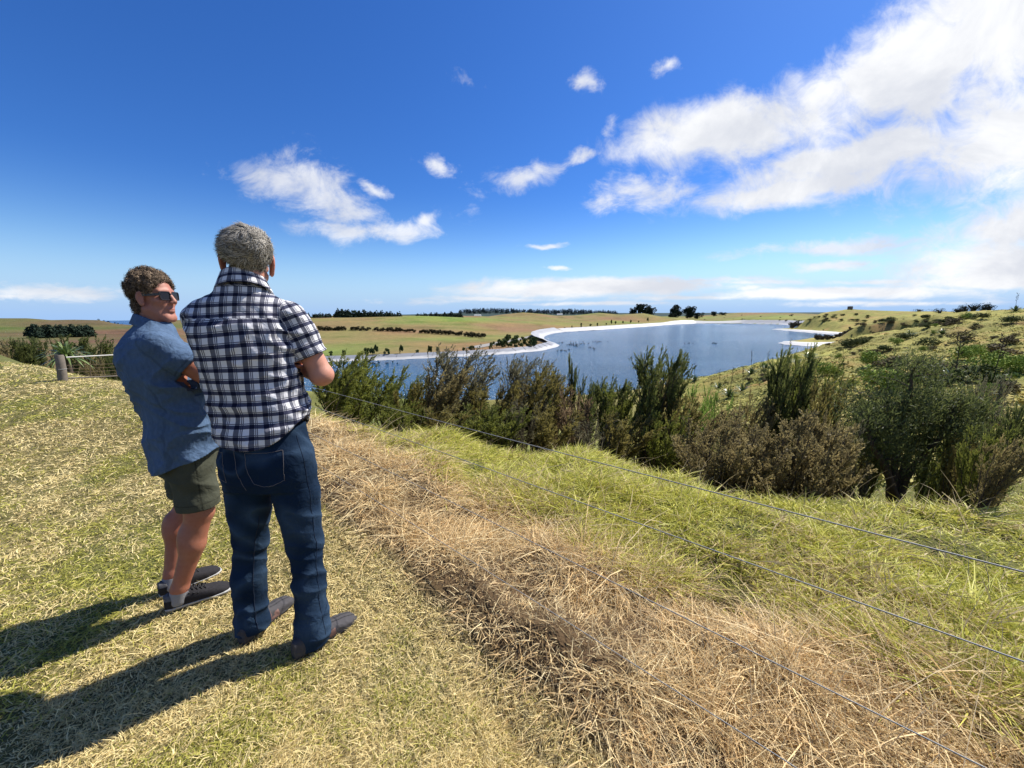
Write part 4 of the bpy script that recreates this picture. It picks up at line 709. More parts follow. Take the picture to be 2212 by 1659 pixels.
# rank grass along and beyond the fence: dead thatch first, then green
for nm, N, lab in (('dry_grass', 26000, 'long dead straw-coloured grass along the fence wires'), ('green_grass', 30000, 'long green grass on the bank beyond the fence')):
    x, y, r = scatter(rng, int(N * 1.2), .85, 11, -42, 80, .85); fo_ = fence_off(x, y); e = lawn_edge(x, y); split = .86 + .40 * fbm2(x, y, .7, 3, 73) + .30 * fbm2(x, y, .22, 2, 74) + .15 * np.clip(r - 3, 0, 3) * 0; k = (e > -.03) & ((fo_ < split) if nm == 'dry_grass' else (fo_ > split - .12)); x, y, r = x[k], y[k], r[k]; m = 15; sp = .035 * np.repeat(1 + r * .12, m); X = np.repeat(x, m) + rng.normal(0, 1, len(x) * m) * sp; Y = np.repeat(y, m) + rng.normal(0, 1, len(x) * m) * sp; Rr = np.repeat(r, m); n = len(X)
    cl = np.repeat(rng.random(len(x)), m); out = np.stack([X - np.repeat(x, m), Y - np.repeat(y, m), 0 * X], 1) / sp[:, None]; B = np.stack([X, Y, ground_z(X, Y) - .02], 1); hcl = 1 + .65 * np.clip(fbm2(X, Y, .38, 2, 75) * 2.0, -.9, 1)
    edge = np.clip((lawn_edge(X, Y) + .05) / .4, .25, 1)
    if nm == 'dry_grass': D = unit(out * .45 + np.stack([rng.normal(0, .55, n), rng.normal(0, .55, n), rng.uniform(.25, 1.0, n)], 1)); bend = np.stack([rng.normal(0, .45, n), rng.normal(0, .45, n), rng.uniform(-1.0, -.2, n)], 1); L = rng.uniform(.06, .22, n) * (1 + .8 * (rng.random(n) < .05)) * hcl * edge; w = rng.uniform(.0010, .0022, n) * (.8 + .42 * Rr); tt = rng.random(n)[:, None]; pk = np.clip(np.repeat(rng.random(len(x)), m) * .5 + rng.random(n) ** 1.5 * .8, 0, 1.15)[:, None]; C = (np.array([.74, .49, .22]) * (1 - pk) + np.array([.92, .76, .43]) * pk) * (.52 + .52 * tt)
    else:
        D = unit(out * .35 + np.stack([rng.normal(0, .42, n), rng.normal(0, .42, n), rng.uniform(.5, 1.1, n)], 1)); bend = np.stack([rng.normal(.12, .4, n), rng.normal(0, .4, n), rng.uniform(-.9, -.1, n)], 1); L = rng.uniform(.06, .18, n) * hcl; w = rng.uniform(.0014, .0032, n) * (.8 + .42 * Rr); tt = rng.random(n)[:, None]
        dry = rng.random(n) < np.clip(.42 + .5 * fbm2(X, Y, .6, 2, 77) - .25 * np.clip(fence_off(X, Y) - 1, 0, 1), .12, .8); C = np.where(dry[:, None], np.array([.42, .32, .15]) * (1 - tt) + np.array([.66, .55, .29]) * tt, np.array([.31, .33, .045]) * (1 - tt) + np.array([.70, .66, .15]) * tt)
    blades(nm, B, D, bend, L, w, C, 4, rng.normal(0, .5, (n, 3)), lab, 'grass')
# grass in the dip and far brow
x, y, r = scatter(rng, 18000, 6, 30, -58, 76); fo_ = fence_off(x, y); k = (fo_ > 1.5) ; x, y, r = x[k], y[k], r[k]; m = 6; X = np.repeat(x, m) + rng.normal(0, .10, len(x) * m); Y = np.repeat(y, m) + rng.normal(0, .10, len(x) * m); Rr = np.repeat(r, m); n = len(X)
B = np.stack([X, Y, ground_z(X, Y) - .02], 1); D = unit(np.stack([rng.normal(0, .4, n), rng.normal(0, .4, n), rng.uniform(.5, 1, n)], 1)); bend = np.stack([rng.normal(.1, .4, n), rng.normal(0, .3, n), rng.uniform(-.8, -.1, n)], 1); tt = rng.random(n)[:, None]; L = rng.uniform(.10, .26, n); w = rng.uniform(.002, .004, n) * (.5 + .22 * Rr)
gr = rng.random(n) < .6; C = np.where(gr[:, None], np.array([.16, .21, .04]) * (1 - tt) + np.array([.36, .40, .10]) * tt, np.array([.36, .29, .13]) * (1 - tt) + np.array([.55, .46, .23]) * tt)
blades('meadow_grass', B, D, bend, L, w, C, 3, rng.normal(0, .5, (n, 3)), 'rough grass in the dip among the shrubs', 'grass')
# tall dry seed stalks standing above the bank
x, y, r = scatter(rng, 1500, 1.3, 10, -40, 76); k = lawn_edge(x, y) > .25; x, y, r = x[k], y[k], r[k]; n = len(x); B = np.stack([x, y, ground_z(x, y)], 1); D = unit(np.stack([rng.normal(.1, .3, n), rng.normal(0, .3, n), np.ones(n)], 1)); bend = np.stack([rng.normal(.15, .35, n), rng.normal(0, .3, n), rng.uniform(-.5, 0, n)], 1)
blades('seed_stalks', B, D, bend, rng.uniform(.20, .42, n), .0011 * (.8 + .42 * r), np.array([.62, .50, .30]) * rng.uniform(.6, 1.2, n)[:, None], 5, rng.normal(0, .5, (n, 3)), 'thin pale dry seed stalks standing above the bank grass', 'grass')
# ------------------------------------------------------------------ people
def frame(az, pitch=0, roll=0):                         # columns: right, forward, up for a head or hand
    a, p, r = rad(az), rad(pitch), rad(roll)
    F0 = np.array([math.sin(a) * math.cos(p), math.cos(a) * math.cos(p), math.sin(p)]); R0 = np.array([math.cos(a), -math.sin(a), 0.]); U0 = np.cross(R0, F0)
    R1 = R0 * math.cos(r) - U0 * math.sin(r); U1 = U0 * math.cos(r) + R0 * math.sin(r)
    return np.stack([R1, F0, U1], 1)
def head_sdf(Q, s=1.0, ES=1.0):
    Q = Q / s; X = np.abs(Q[:, 0]); M = np.stack([X, Q[:, 1], Q[:, 2]], 1)
    d = ellip(Q, (0, -.014, .045), (.075, .098, .086))
    d = smin(d, ellip(Q, (0, .034, -.02), (.056, .058, .085)), .03)
    d = smin(d, capsule(M, (.050, .005, -.052), (.020, .066, -.098), .020, .018), .025)
    d = smin(d, ellip(Q, (0, .071, -.099), (.020, .014, .016)), .018)
    d = smin(d, capsule(M, (0, .086, .034), (.042, .072, .032), .011, .010), .012)
    d = smin(d, ellip(M, (.044, .060, -.014), (.022, .022, .018)), .018)
    d = smin(d, capsule(Q, (0, .092, .020), (0, .113, -.018), .0085, .0115), .009)
    d = smin(d, ellip(M, (.011, .104, -.024), (.009, .010, .008)), .006)
    d = np.maximum(d, -(np.linalg.norm(M - [.033, .106, .010], axis=1) - .016)) if False else d
    sock = np.linalg.norm(M - [.033, .104, .010], axis=1) - .018; d = -smin(-d, sock, .012)
    d = smin(d, np.linalg.norm(M - [.032, .080, .010], axis=1) - .012, .003)
    d = smin(d, capsule(M, (0, .0915, -.053), (.022, .083, -.054), .0058, .004), .006)
    d = smin(d, capsule(M, (0, .0905, -.066), (.018, .084, -.065), .0065, .005), .006)
    d = np.maximum(d, -(capsule(M, (0, .101, -.0595), (.020, .087, -.0675), .0014)))
    
    # ears: a shell leaning back, with its hollow and lobe
    E = (M - [.079, -.006, .000]) / ES; c, sn = math.cos(.30), math.sin(.30); e2 = np.stack([E[:, 0] * c - E[:, 1] * sn * -1, E[:, 1] * c - E[:, 0] * sn, E[:, 2]], 1)
    ear = ellip(e2, (.004, 0, .004), (.008, .020, .033)); ear = smin(ear, ellip(e2, (.003, .003, -.026), (.006, .010, .011)), .006)
    hol = ellip(e2, (.012, .004, .004), (.007, .012, .021)); ear = -smin(-ear, hol, .004)
    return smin(d, ear, .005) * s
def hand_sdf(P, wrist, M, side, curl, s=1.0):            # M: right(across), forward(to the fingers), up(back of hand); curl per joint in degrees
    Q = (P - wrist) @ M / s; Q = np.stack([Q[:, 0] * side, Q[:, 1], Q[:, 2]], 1)
    d = capsule(Q, (-.016, .005, 0), (-.026, .078, 0), .017, .015); d = smin(d, capsule(Q, (.014, .005, 0), (.028, .080, 0), .017, .014), .02)
    d = smin(d, capsule(Q, (0, .01, 0), (0, .08, .002), .018, .015), .02)
    for x, L, y0 in ((-.033, .058, .076), (-.011, .070, .084), (.011, .076, .086), (.033, .068, .082)):
        p = np.array([x, y0, 0.]); a = 0; pts = [p]; seg = (.5, .29, .21)
        for k in range(3):
            a += rad(curl[k]); p = p + L * seg[k] * np.array([x * .6, math.cos(a), -math.sin(a)]); pts.append(p)
        d = smin(d, chain(Q, pts, (.0092, .0086, .0078, .0066), .002), .006)
    d = smin(d, chain(Q, [(.026, .018, -.006), (.050, .045, -.014), (.056, .072, -.020), (.052, .094, -.026)], (.014, .0115, .010, .008), .004), .010)
    return d * s
def grad(f, P, e=.002):
    g = np.stack([f(P + np.eye(3)[k] * e) - f(P - np.eye(3)[k] * e) for k in range(3)], 1); return g / (np.linalg.norm(g, axis=1)[:, None] + 1e-9)
SKIN = attr_mat('skin', rough=.52, spec=.35, vary=.10, scale=90, bump=.25, bscale=500)
def skin_cols(V, base, ruddy, seed=0):
    n = noise3(V * 22, seed)[:, None] * .5 + .5; n2 = noise3(V * 70, seed + 1)[:, None]
    return np.array(base) * (1 - n * .55) + np.array(ruddy) * n * .55 + n2 * .012
def make_hair(name, parent, c, M, s, cap, cols, count, length, flow, curl, seed, wid=.0016, up=.35):
    MI = np.linalg.inv(M).T
    f = lambda P: cap((P - c) @ MI / s) * s
    V, Q = surface_nets(f, c - .16, c + .17, .0035); rng = np.random.default_rng(seed)
    bag = Bag(); n = noise3(V * 60, seed)[:, None] * .5 + .5; bag.add(V, Q, np.array(cols[0]) * (1 - n) + np.array(cols[1]) * n)
    # locks stand on the outer side of the cap
    idx = rng.choice(len(V), count * 2); N = grad(f, V[idx]); loc = (V[idx] - c) @ MI / s; keep = np.linalg.norm(loc - [0, -.014, .03], axis=1) > .083; idx, N, loc = idx[keep][:count], N[keep][:count], loc[keep][:count]
    R = V[idx] + rng.normal(0, .001, (len(idx), 3)); m = len(idx); K = 5; L = length * rng.uniform(.55, 1.25, m) * s
    fl = flow(loc, rng) @ M.T; fl /= np.linalg.norm(fl, axis=1)[:, None] + 1e-9; tang = fl - (fl * N).sum(1)[:, None] * N; tang /= np.linalg.norm(tang, axis=1)[:, None] + 1e-9
    side = np.cross(N, tang); pts = []; ph = rng.uniform(0, 6.28, m); am = rng.uniform(.4, 1, m) * curl
    for k in range(K):
        t = k / (K - 1); p = R + tang * (L * t)[:, None] + N * (L * (up * math.sin(t * 2.2)))[:, None] + side * (am * np.sin(ph + t * 7) * (.3 + t))[:, None] + N * (am * .6 * np.cos(ph + t * 7) * t)[:, None]; pts.append(p)
    pts = np.stack(pts, 1); w = wid * rng.uniform(.6, 1.5, m)
    off = side * w[:, None]; VV = np.concatenate([np.stack([pts[:, k] - off * (1 - .8 * k / (K - 1)), pts[:, k] + off * (1 - .8 * k / (K - 1))], 1) for k in range(K)], 1).reshape(m, K * 2, 3)
    base = (np.arange(m) * K * 2)[:, None]; F = np.concatenate([base + np.array([2 * k, 2 * k + 1, 2 * k + 3, 2 * k + 2])[None] for k in range(K - 1)], 0)
    t = rng.uniform(0, 1, m)[:, None] ** 1.3; C = np.array(cols[0]) * (1 - t) + np.array(cols[2]) * t
    bag.add(VV.reshape(-1, 3), F, np.repeat(C, K * 2, 0))
    return link(name, bag.mesh(name, attr_mat(name, rough=.6, spec=.15, vary=.25, scale=150)), parent)
def shoe_sdf(P, heel, az, L=.29, wide=1.0, zb=0.0, tall=1.0):
    M = frame(az); Q = (P - np.array([heel[0], heel[1], zb])) @ M; y = Q[:, 1] / L * .29
    w = np.interp(y, [0, .03, .08, .15, .21, .255, .28, .29], [.020, .033, .035, .040, .048, .045, .034, .018]) * wide
    h = np.interp(y, [0, .04, .085, .13, .19, .24, .28, .29], [.078, .088, .092, .076, .060, .050, .036, .026]) * tall
    hz = h / 2; rho = ((np.abs(Q[:, 0]) / w) ** 2.6 + (np.abs(Q[:, 2] - hz) / hz) ** 2.6) ** (1 / 2.6)
    d = (rho - 1) * np.minimum(w, hz); return np.maximum(d, np.maximum(-y, y - .29)), Q
def wave(P, u, v, w, seed):                             # stretched ridged noise for cloth folds
    q = np.stack([P @ np.array(u), P @ np.array(v), P @ np.array(w)], 1); n = noise3(q + .35 * noise3(q * .7, seed + 9)[:, None], seed); return 1 - 2 * np.abs(n) ** .8
def person(label, body, mat):
    o = link('person', body, None, label, 'person'); return o
# ---- the man in the plaid shirt, seen from behind
def build_plaid_man():
    hc = np.array([-1.066, 1.622, 1.676]); HM = frame(-27, 2, 5)
    tors = [(.88, -1.062, 1.598, .192, .142, -6), (1.00, -1.066, 1.60, .182, .132, -10), (1.12, -1.077, 1.60, .170, .120, -15), (1.24, -1.087, 1.60, .174, .126, -20),
            (1.34, -1.093, 1.60, .180, .130, -24), (1.42, -1.098, 1.60, .182, .120, -24), (1.475, -1.098, 1.605, .172, .103, -24), (1.515, -1.095, 1.608, .142, .098, -24),
            (1.55, -1.088, 1.606, .100, .088, -24), (1.585, -1.084, 1.604, .080, .080, -24), (1.60, -1.082, 1.604, .066, .064, -24)]
    shR, elR, wrR = np.array([-.935, 1.655, 1.455]), np.array([-.845, 1.690, 1.205]), np.array([-1.06, 1.835, 1.235])
    shL, elL, wrL = np.array([-1.238, 1.560, 1.450]), np.array([-1.275, 1.765, 1.215]), np.array([-1.03, 1.805, 1.235])
    LEG = dict(L=[(-1.160, 1.595, .86), (-1.172, 1.605, .70), (-1.207, 1.62, .46), (-1.222, 1.60, .28), (-1.218, 1.575, .03)],
               R=[(-.965, 1.58, .86), (-.952, 1.585, .70), (-.938, 1.585, .46), (-.917, 1.55, .28), (-.903, 1.505, .01)])
    def body(P):
        d = head_sdf((P - hc) @ HM, 1.0, 1.25) ; d = smin(d, capsule(P, hc + HM @ np.array([0, -.024, -.045]), (-1.088, 1.604, 1.50), .059, .060), .02)
        sec = [(z, x, y, a - .024 - .03 * (z < 1.05), b - .026 - .03 * (z < 1.05) - .02 * (z > 1.5), t) for z, x, y, a, b, t in tors if z < 1.53]; d = smin(d, loft(P, sec)[0], .03)
        d = smin(d, ellip(P, (-1.062, 1.588, .86), (.14, .095, .12)), .04)
        d = smin(d, chain(P, [shR, elR], (.050, .046), .01), .03); d = smin(d, chain(P, [elR, wrR], (.044, .029), .02), .018)
        d = smin(d, chain(P, [shL, elL], (.050, .043), .01), .03); d = smin(d, chain(P, [elL, (-1.17, 1.82, 1.22), wrL], (.042, .040, .028), .02), .018)
        for k in 'LR': d = smin(d, chain(P, LEG[k][1:], (.072, .05, .048, .036), .02), .03)
        d = smin(d, ellip(P, elR + [.0, .0, -.004], (.043, .045, .040)), .02)
        m = frame(75, 8); m[:, 1] = -m[:, 1]
        Fd = np.array([.62, -.77, .12]); Fd /= np.linalg.norm(Fd); Ud = np.array([-.70, -.60, .1]); Ud -= Fd * (Ud @ Fd); Ud /= np.linalg.norm(Ud); Ud = -Ud; Rd = np.cross(Fd, Ud)
        d = smin(d, hand_sdf(P, wrL + [.02, 0, .0], np.stack([Rd, Fd, Ud], 1), 1, (18, 30, 25)), .012)
        Fd = np.array([-.86, .30, .25]); Fd /= np.linalg.norm(Fd); Ud = np.array([.3, .95, 0.]); Ud -= Fd * (Ud @ Fd); Ud /= np.linalg.norm(Ud); Rd = np.cross(Fd, Ud)
        d = smin(d, hand_sdf(P, wrR, np.stack([Rd, Fd, Ud], 1), -1, (15, 25, 20)), .012)
        return d
    V, Q = surface_nets(body, (-1.45, 1.36, .0), (-.74, 2.0, 1.86), .0042)
    C = skin_cols(V, (.50, .245, .17), (.50, .185, .13)); ears = np.abs(((V - hc) @ HM)[:, 0]) > .076; C[ears & (V[:, 2] > 1.62)] *= (.9, .75, .72)
    man = person('grey-haired man in checked shirt and jeans, back turned, arms crossed', mesh_np('person', V, Q, SKIN, C), SKIN)
    # shirt
    yoke = 1.452
    def parts(P):
        dt, lx, ly = loft(P, tors, 2.2)
        dt = smin(dt, chain(P, [(-1.094, 1.612, 1.535), (-.965, 1.648, 1.478)], (.045, .040), .0), .03); dt = smin(dt, chain(P, [(-1.094, 1.612, 1.535), (-1.225, 1.555, 1.478)], (.045, .040), .0), .03)
        sr = chain(P, [shR + [.0, -.005, .002], shR * .34 + elR * .66 + [.004, 0, 0]], (.060, .067), .02); sl = chain(P, [shL + [0, 0, .002], shL * .34 + elL * .66], (.060, .067), .02)
        return dt, lx, ly, sr, sl
    def fold(P):
        f = .010 * wave(P, (5, 3, 2), (-2, 4, 1), (0, 3, 11), 3) * np.interp(P[:, 2], [.9, 1.05, 1.25, 1.4], [.7, 1, .8, .15])
        f += .0075 * wave(P, (9, 5, -9), (-3, 6, 1), (5, 3, 13), 5) * np.interp(P[:, 2], [.9, 1.2, 1.4, 1.5], [.4, .6, 1, .5])
        f += .0045 * wave(P, (16, 9, 3), (-4, 8, 0), (0, 0, 7), 7) * np.interp(P[:, 2], [.88, .96, 1.1], [1.6, 1, .5]); return f
    def shirt(P):
        dt, lx, ly, sr, sl = parts(P); dt = dt - .003
        hem = .922 + .115 * np.clip(lx / .18, 0, 1) ** 2.2 + .07 * np.clip(-lx / .18, 0, 1) ** 3 - .01 * np.clip(ly / .1, -1, 1)
        d = smin(dt, smin(sr, sl, .01), .018) - fold(P)
        # sleeve ends are cut square to the arm, and all openings are hollow
        for a, b in ((shR, elR), (shL, elL)):
            ax = (b - a) / np.linalg.norm(b - a); L = np.linalg.norm(b - a); t = (P - a) @ ax; near = capsule(P, a, b + (b - a) * .3, .09)
            d = np.where(near < 0, np.maximum(d, np.where(t > L * .3, t - L * .66, -1)), d)
            hole = np.maximum(capsule(P, a, b, .054, .060), L * .42 - t); d = np.maximum(d, -hole)
        d = np.maximum(d, hem - P[:, 2]); inner = np.maximum(dt + .010 - fold(P), P[:, 2] - 1.02); d = np.maximum(d, -inner)
        # collar: a stand and a turned-down leaf round the neck, lower in front
        q = P - np.array([-1.082, 1.604, 1.592]); fx, fy = math.sin(rad(-24)), math.cos(rad(-24)); fw = q[:, 0] * fx + q[:, 1] * fy; rt = q[:, 0] * fy - q[:, 1] * fx; zz = q[:, 2] + fw * .42
        rr = np.sqrt((rt / 1.0) ** 2 + (fw / .98) ** 2); rc = .0800 - zz * .40
        col = np.maximum(np.abs(rr - rc) - .0055, np.maximum(zz - .030, -.042 - zz)); gap = np.maximum(.03 - fw, np.abs(rt) - .012)
        col = np.maximum(col, -np.maximum(.04 - fw, np.abs(rt) - .012 - np.maximum(0, -zz + .02) * .6)); d = np.minimum(d, col)
        neck = np.maximum(np.linalg.norm((P - np.array([-1.082, 1.604, 0]))[:, :2], axis=1) - .066, -.008 - zz); d = np.maximum(d, -neck); d = np.where(col < .002, np.minimum(d, col), d)
        return d
    V, Q = surface_nets(shirt, (-1.47, 1.38, .86), (-.72, 1.84, 1.66), .0042)
    dt, lx, ly, sr, sl = parts(V); th = np.arctan2(lx / .18, -ly / .125); u = th * .152; v = V[:, 2].copy() + .012 * noise3(V * 5, 4)
    isY = (V[:, 2] > yoke + .05 * np.clip(lx / .18, -1, 1) ** 2 * 0) ; v = np.where(isY, v * 1.15 + .021, v); u = np.where(isY, lx * .95 + .017, u)
    for sd, a, b in ((sr, shR, elR), (sl, shL, elL)):
        ax = (b - a) / np.linalg.norm(b - a); k = (sd < dt - .001); t = (V - a) @ ax; e1 = np.cross(ax, [0, 1, 0]); e1 /= np.linalg.norm(e1); e2 = np.cross(ax, e1)
        ph = np.arctan2((V - a) @ e1, (V - a) @ e2); u = np.where(k, ph * .062, u); v = np.where(k, t * -1 + .013, v)
    q = V - np.array([-1.082, 1.604, 1.592]); cw = (np.linalg.norm(q[:, :2], axis=1) < .102) & (V[:, 2] > 1.578) ; zz = q[:, 2] + (q[:, 0] * math.sin(rad(-24)) + q[:, 1] * math.cos(rad(-24))) * .42
    u = np.where(cw, np.arctan2(q[:, 0], -q[:, 1]) * .078, u); v = np.where(cw, zz * 1.2 + .018, v)
    m, t, b = new_mat('plaid_cotton'); at = t.n('ShaderNodeAttribute'); at.attribute_name = 'Cloth'; sp = t.n('ShaderNodeSeparateXYZ'); t.put(sp.inputs[0], at.outputs['Vector'])
    def stripes(x, lines, per):
        f = t.m('FRACT', t.m('ADD', t.m('DIVIDE', x, per), 20.0)); out = None
        for c0, hw in lines:
            a = t.m('LESS_THAN', t.m('ABSOLUTE', t.m('SUBTRACT', f, c0)), hw); out = a if out is None else t.m('MAXIMUM', out, a)
        return out
    bu = stripes(sp.outputs[0], [(.20, .175)], .0415); bv = stripes(sp.outputs[1], [(.22, .165)], .0445); tu = stripes(sp.outputs[0], [(.47, .036), (.59, .036)], .0415); tv = stripes(sp.outputs[1], [(.48, .042)], .0445)
    band = t.m('MULTIPLY', t.m('ADD', bu, bv), .5); c = t.mix(band, (.66, .65, .66), (.006, .008, .026)); c = t.mix(t.m('MULTIPLY', t.m('MAXIMUM', tu, tv), .82), c, (.012, .014, .04))
    onlyu = t.m('MULTIPLY', bu, t.m('SUBTRACT', 1.0, bv)); onlyv = t.m('MULTIPLY', bv, t.m('SUBTRACT', 1.0, bu)); thin = t.m('MAXIMUM', tu, tv)
    c = t.mix(onlyu, c, t.mix(t.m('MULTIPLY', thin, .7), (.115, .118, .145), (.02, .022, .05))); c = t.mix(onlyv, c, t.mix(t.m('MULTIPLY', thin, .6), (.062, .066, .105), (.012, .014, .04)))
    co = t.n('ShaderNodeTexCoord').outputs['Object']; c = t.mix(t.noise(co, 160, 2), c, (0.0, 0.0, 0.0), 'MIX') if False else c
    t.put(b.inputs['Base Color'], c); b.inputs['Roughness'].default_value = .85; b.inputs['Specular IOR Level'].default_value = .15
    bp = t.n('ShaderNodeBump'); bp.inputs['Strength'].default_value = .8; bp.inputs['Distance'].default_value = .010; t.put(bp.inputs['Height'], t.noise(co, 20, 3, .5, .5)); t.put(b.inputs['Normal'], bp.outputs[0])
    link('shirt', mesh_np('shirt', V, Q, m, None, np.stack([u, v], 1)), man)
    # jeans
    def jeans(P, sd=False):
        d = loft(P, [(.70, -1.060, 1.585, .165, .115, 4), (.78, -1.060, 1.583, .180, .127, 3), (.86, -1.060, 1.586, .182, .126, 2), (.93, -1.060, 1.590, .172, .114, 0), (1.0, -1.064, 1.595, .160, .105, -8)], 2.3)[0]
        cut = np.maximum(.742 - P[:, 2], -1); d = np.maximum(d, .742 - P[:, 2])
        legs = [chain(P, LEG[k], (.096, .090, .068, .065, .067), .02) for k in 'LR']; lg = np.minimum(*legs); d = smin(d, lg, .022)
        z = P[:, 2]; f = .0042 * wave(P, (5, 3, 7), (-3, 5, 4), (2, 3, 14), 11) * np.interp(z, [.0, .1, .3, .45, .62, .8, .88, 1], [1.8, 1.5, .6, 1.2, .7, .4, .1, 0])
        f += .0060 * wave(P, (7, 4, 9), (-5, 7, 3), (-7, 3, 5), 13) * np.interp(z, [0, .3, .6, .8, 1], [.9, .8, 1.0, .5, 0]); d = d - f
        hemk = np.where(P[:, 0] < -1.06, .035, .018); return np.maximum(d, hemk - z)
    V, Q = surface_nets(jeans, (-1.36, 1.36, -.01), (-.74, 1.80, 1.02), .0045)
    n = noise3(V * 9, 5)[:, None] * .5 + .5; wear = np.clip(wave(V, (7, 4, 9), (-5, 7, 3), (-7, 3, 5), 13), 0, 1)[:, None] * .45; C = np.array([.008, .019, .040]) * (1 - wear) + np.array([.050, .088, .145]) * wear; C = C * (.75 + .5 * n)
    dn = attr_mat('denim', rough=.9, spec=.08, vary=.22, scale=260, bump=.9, bscale=20, bdist=.010); jn = link('jeans', mesh_np('jeans', V, Q, dn, C), man)
    # pockets and seams are laid on the cloth along the surface
    def drape(pts, r, name, mat, up=0.0015):
        P = np.array(pts, float); T = np.linspace(0, 1, len(P)); tt = np.linspace(0, 1, 40); P = np.stack([np.interp(tt, T, P[:, k]) for k in range(3)], 1)
        for _ in range(12): g = grad(jeans, P); P = P - g * (jeans(P) - up)[:, None] * .8
        return tube_np(P, r, 5)
    thread = simple_mat('denim_thread', (.11, .10, .10), .8); dark = simple_mat('denim_seam', (.008, .016, .036), .85)
    for nm, lines, mt, r in (('pocket', [[(-1.075, 1.44, .925), (-.985, 1.43, .93), (-.915, 1.45, .945)], [(-1.075, 1.44, .925), (-1.062, 1.43, .84), (-1.04, 1.44, .795)], [(-1.04, 1.44, .795), (-.98, 1.43, .775), (-.915, 1.44, .80)], [(-.915, 1.45, .945), (-.912, 1.44, .87), (-.915, 1.44, .80)]], thread, .0012),
                             ('pocket', [[(-1.20, 1.44, .925), (-1.19, 1.43, .84), (-1.18, 1.44, .79)], [(-1.20, 1.44, .925), (-1.26, 1.45, .93)], [(-1.18, 1.44, .79), (-1.24, 1.45, .80)]], thread, .0012),
                             ('seam', [[(-.86, 1.52, .99), (-.845, 1.52, .86), (-.835, 1.53, .70), (-.85, 1.54, .46), (-.845, 1.50, .25), (-.835, 1.49, .05)]], dark, .0010),
                             ('seam', [[(-1.135, 1.40, .95), (-1.115, 1.40, .85), (-1.085, 1.42, .76)]], thread, .0012),
                             ('seam', [[(-1.10, 1.56, .60), (-1.145, 1.56, .46), (-1.155, 1.53, .25), (-1.15, 1.52, .06)]], dark, .002)):
        bg_ = Bag()
        for l in lines: bg_.add(*drape(l, r, nm, mt, .0005))
        link(nm, bg_.mesh(nm, mt), jn)
    # shoes
    for heel, az_, sgn in (((-1.225, 1.505), 12, 1), ((-.950, 1.430), 36, 1)):
        zb = -.004; up = lambda P: np.maximum(shoe_sdf(P, heel, az_, .285, 1.0, zb, 1.14)[0] - .0015 * wave(P, (30, 10, 5), (-10, 30, 5), (5, 5, 40), 21), (zb + .022) - P[:, 2])
        so = lambda P: np.maximum(shoe_sdf(P, heel, az_, .290, 1.07, zb, 1.14)[0], P[:, 2] - (zb + .026))
        lo = (heel[0] - .12, heel[1] - .05, -.02); hi = (heel[0] + .30, heel[1] + .36, .12)
        V, Q = surface_nets(up, lo, hi, .0035); y = shoe_sdf(V, heel, az_, .30)[1]; strap = (np.abs(y[:, 1] - .115) < .018) & (V[:, 2] < .07) | (np.abs(y[:, 1] - .16) < .012) & (V[:, 2] < .055) | (y[:, 1] > .06) & (y[:, 1] < .17) & (V[:, 2] < .038)
        seam = (np.abs(np.abs(y[:, 0]) - .012) < .003) & (y[:, 1] > .15); C = np.where(strap[:, None], (.17, .10, .085), (.055, .052, .055)); C = np.where(seam[:, None], (.02, .02, .02), C)
        sh = link('shoe', mesh_np('shoe', V, Q, attr_mat('suede', .8, .2, 0, .2, 90, bump=.4, bscale=300), C), man)
        V, Q = surface_nets(so, lo, hi, .0035); link('sole', mesh_np('sole', V, Q, simple_mat('dark_sole', (.03, .03, .032), .7)), sh)
    def cap(Qp):
        d = ellip(Qp, (0, -.018, .046), (.086, .107, .090)); d = np.maximum(d, -(Qp[:, 2] + .058 + np.clip(Qp[:, 1] + .02, -.1, .2) * -.9 * (Qp[:, 1] > -.02)))
        d = np.maximum(d, Qp[:, 1] - .075 + .35 * (Qp[:, 2] - .06)); d = d - .005 * noise3(Qp * 38, 2)
        earh = np.maximum(np.linalg.norm((np.abs(Qp) * [1, 0, 0] + Qp * [0, 1, 1]) - [.09, .0, -.005], axis=1) - .040, -1); d = -smin(-d, earh, .01); return d
    def flow(L, rng):
        low = np.clip((.03 - L[:, 2]) / .06, 0, 1)[:, None]; f = np.stack([-.75 + L[:, 0] * 3, .35 + 0 * L[:, 1], 0 * L[:, 2]], 1) * (1 - low) + np.stack([L[:, 0] * 2, 0 * L[:, 0], -1 + 0 * L[:, 0]], 1) * low
        return f + rng.normal(0, .22, f.shape) + 1.1 * np.stack([noise3(L * 30, 5), noise3(L * 30, 6), noise3(L * 30, 7)], 1)
    make_hair('hair', man, hc, HM, 1.0, cap, ((.050, .044, .037), (.16, .145, .12), (.50, .46, .39)), 9500, .036, flow, .0030, 5, .0015, .08)
    return man
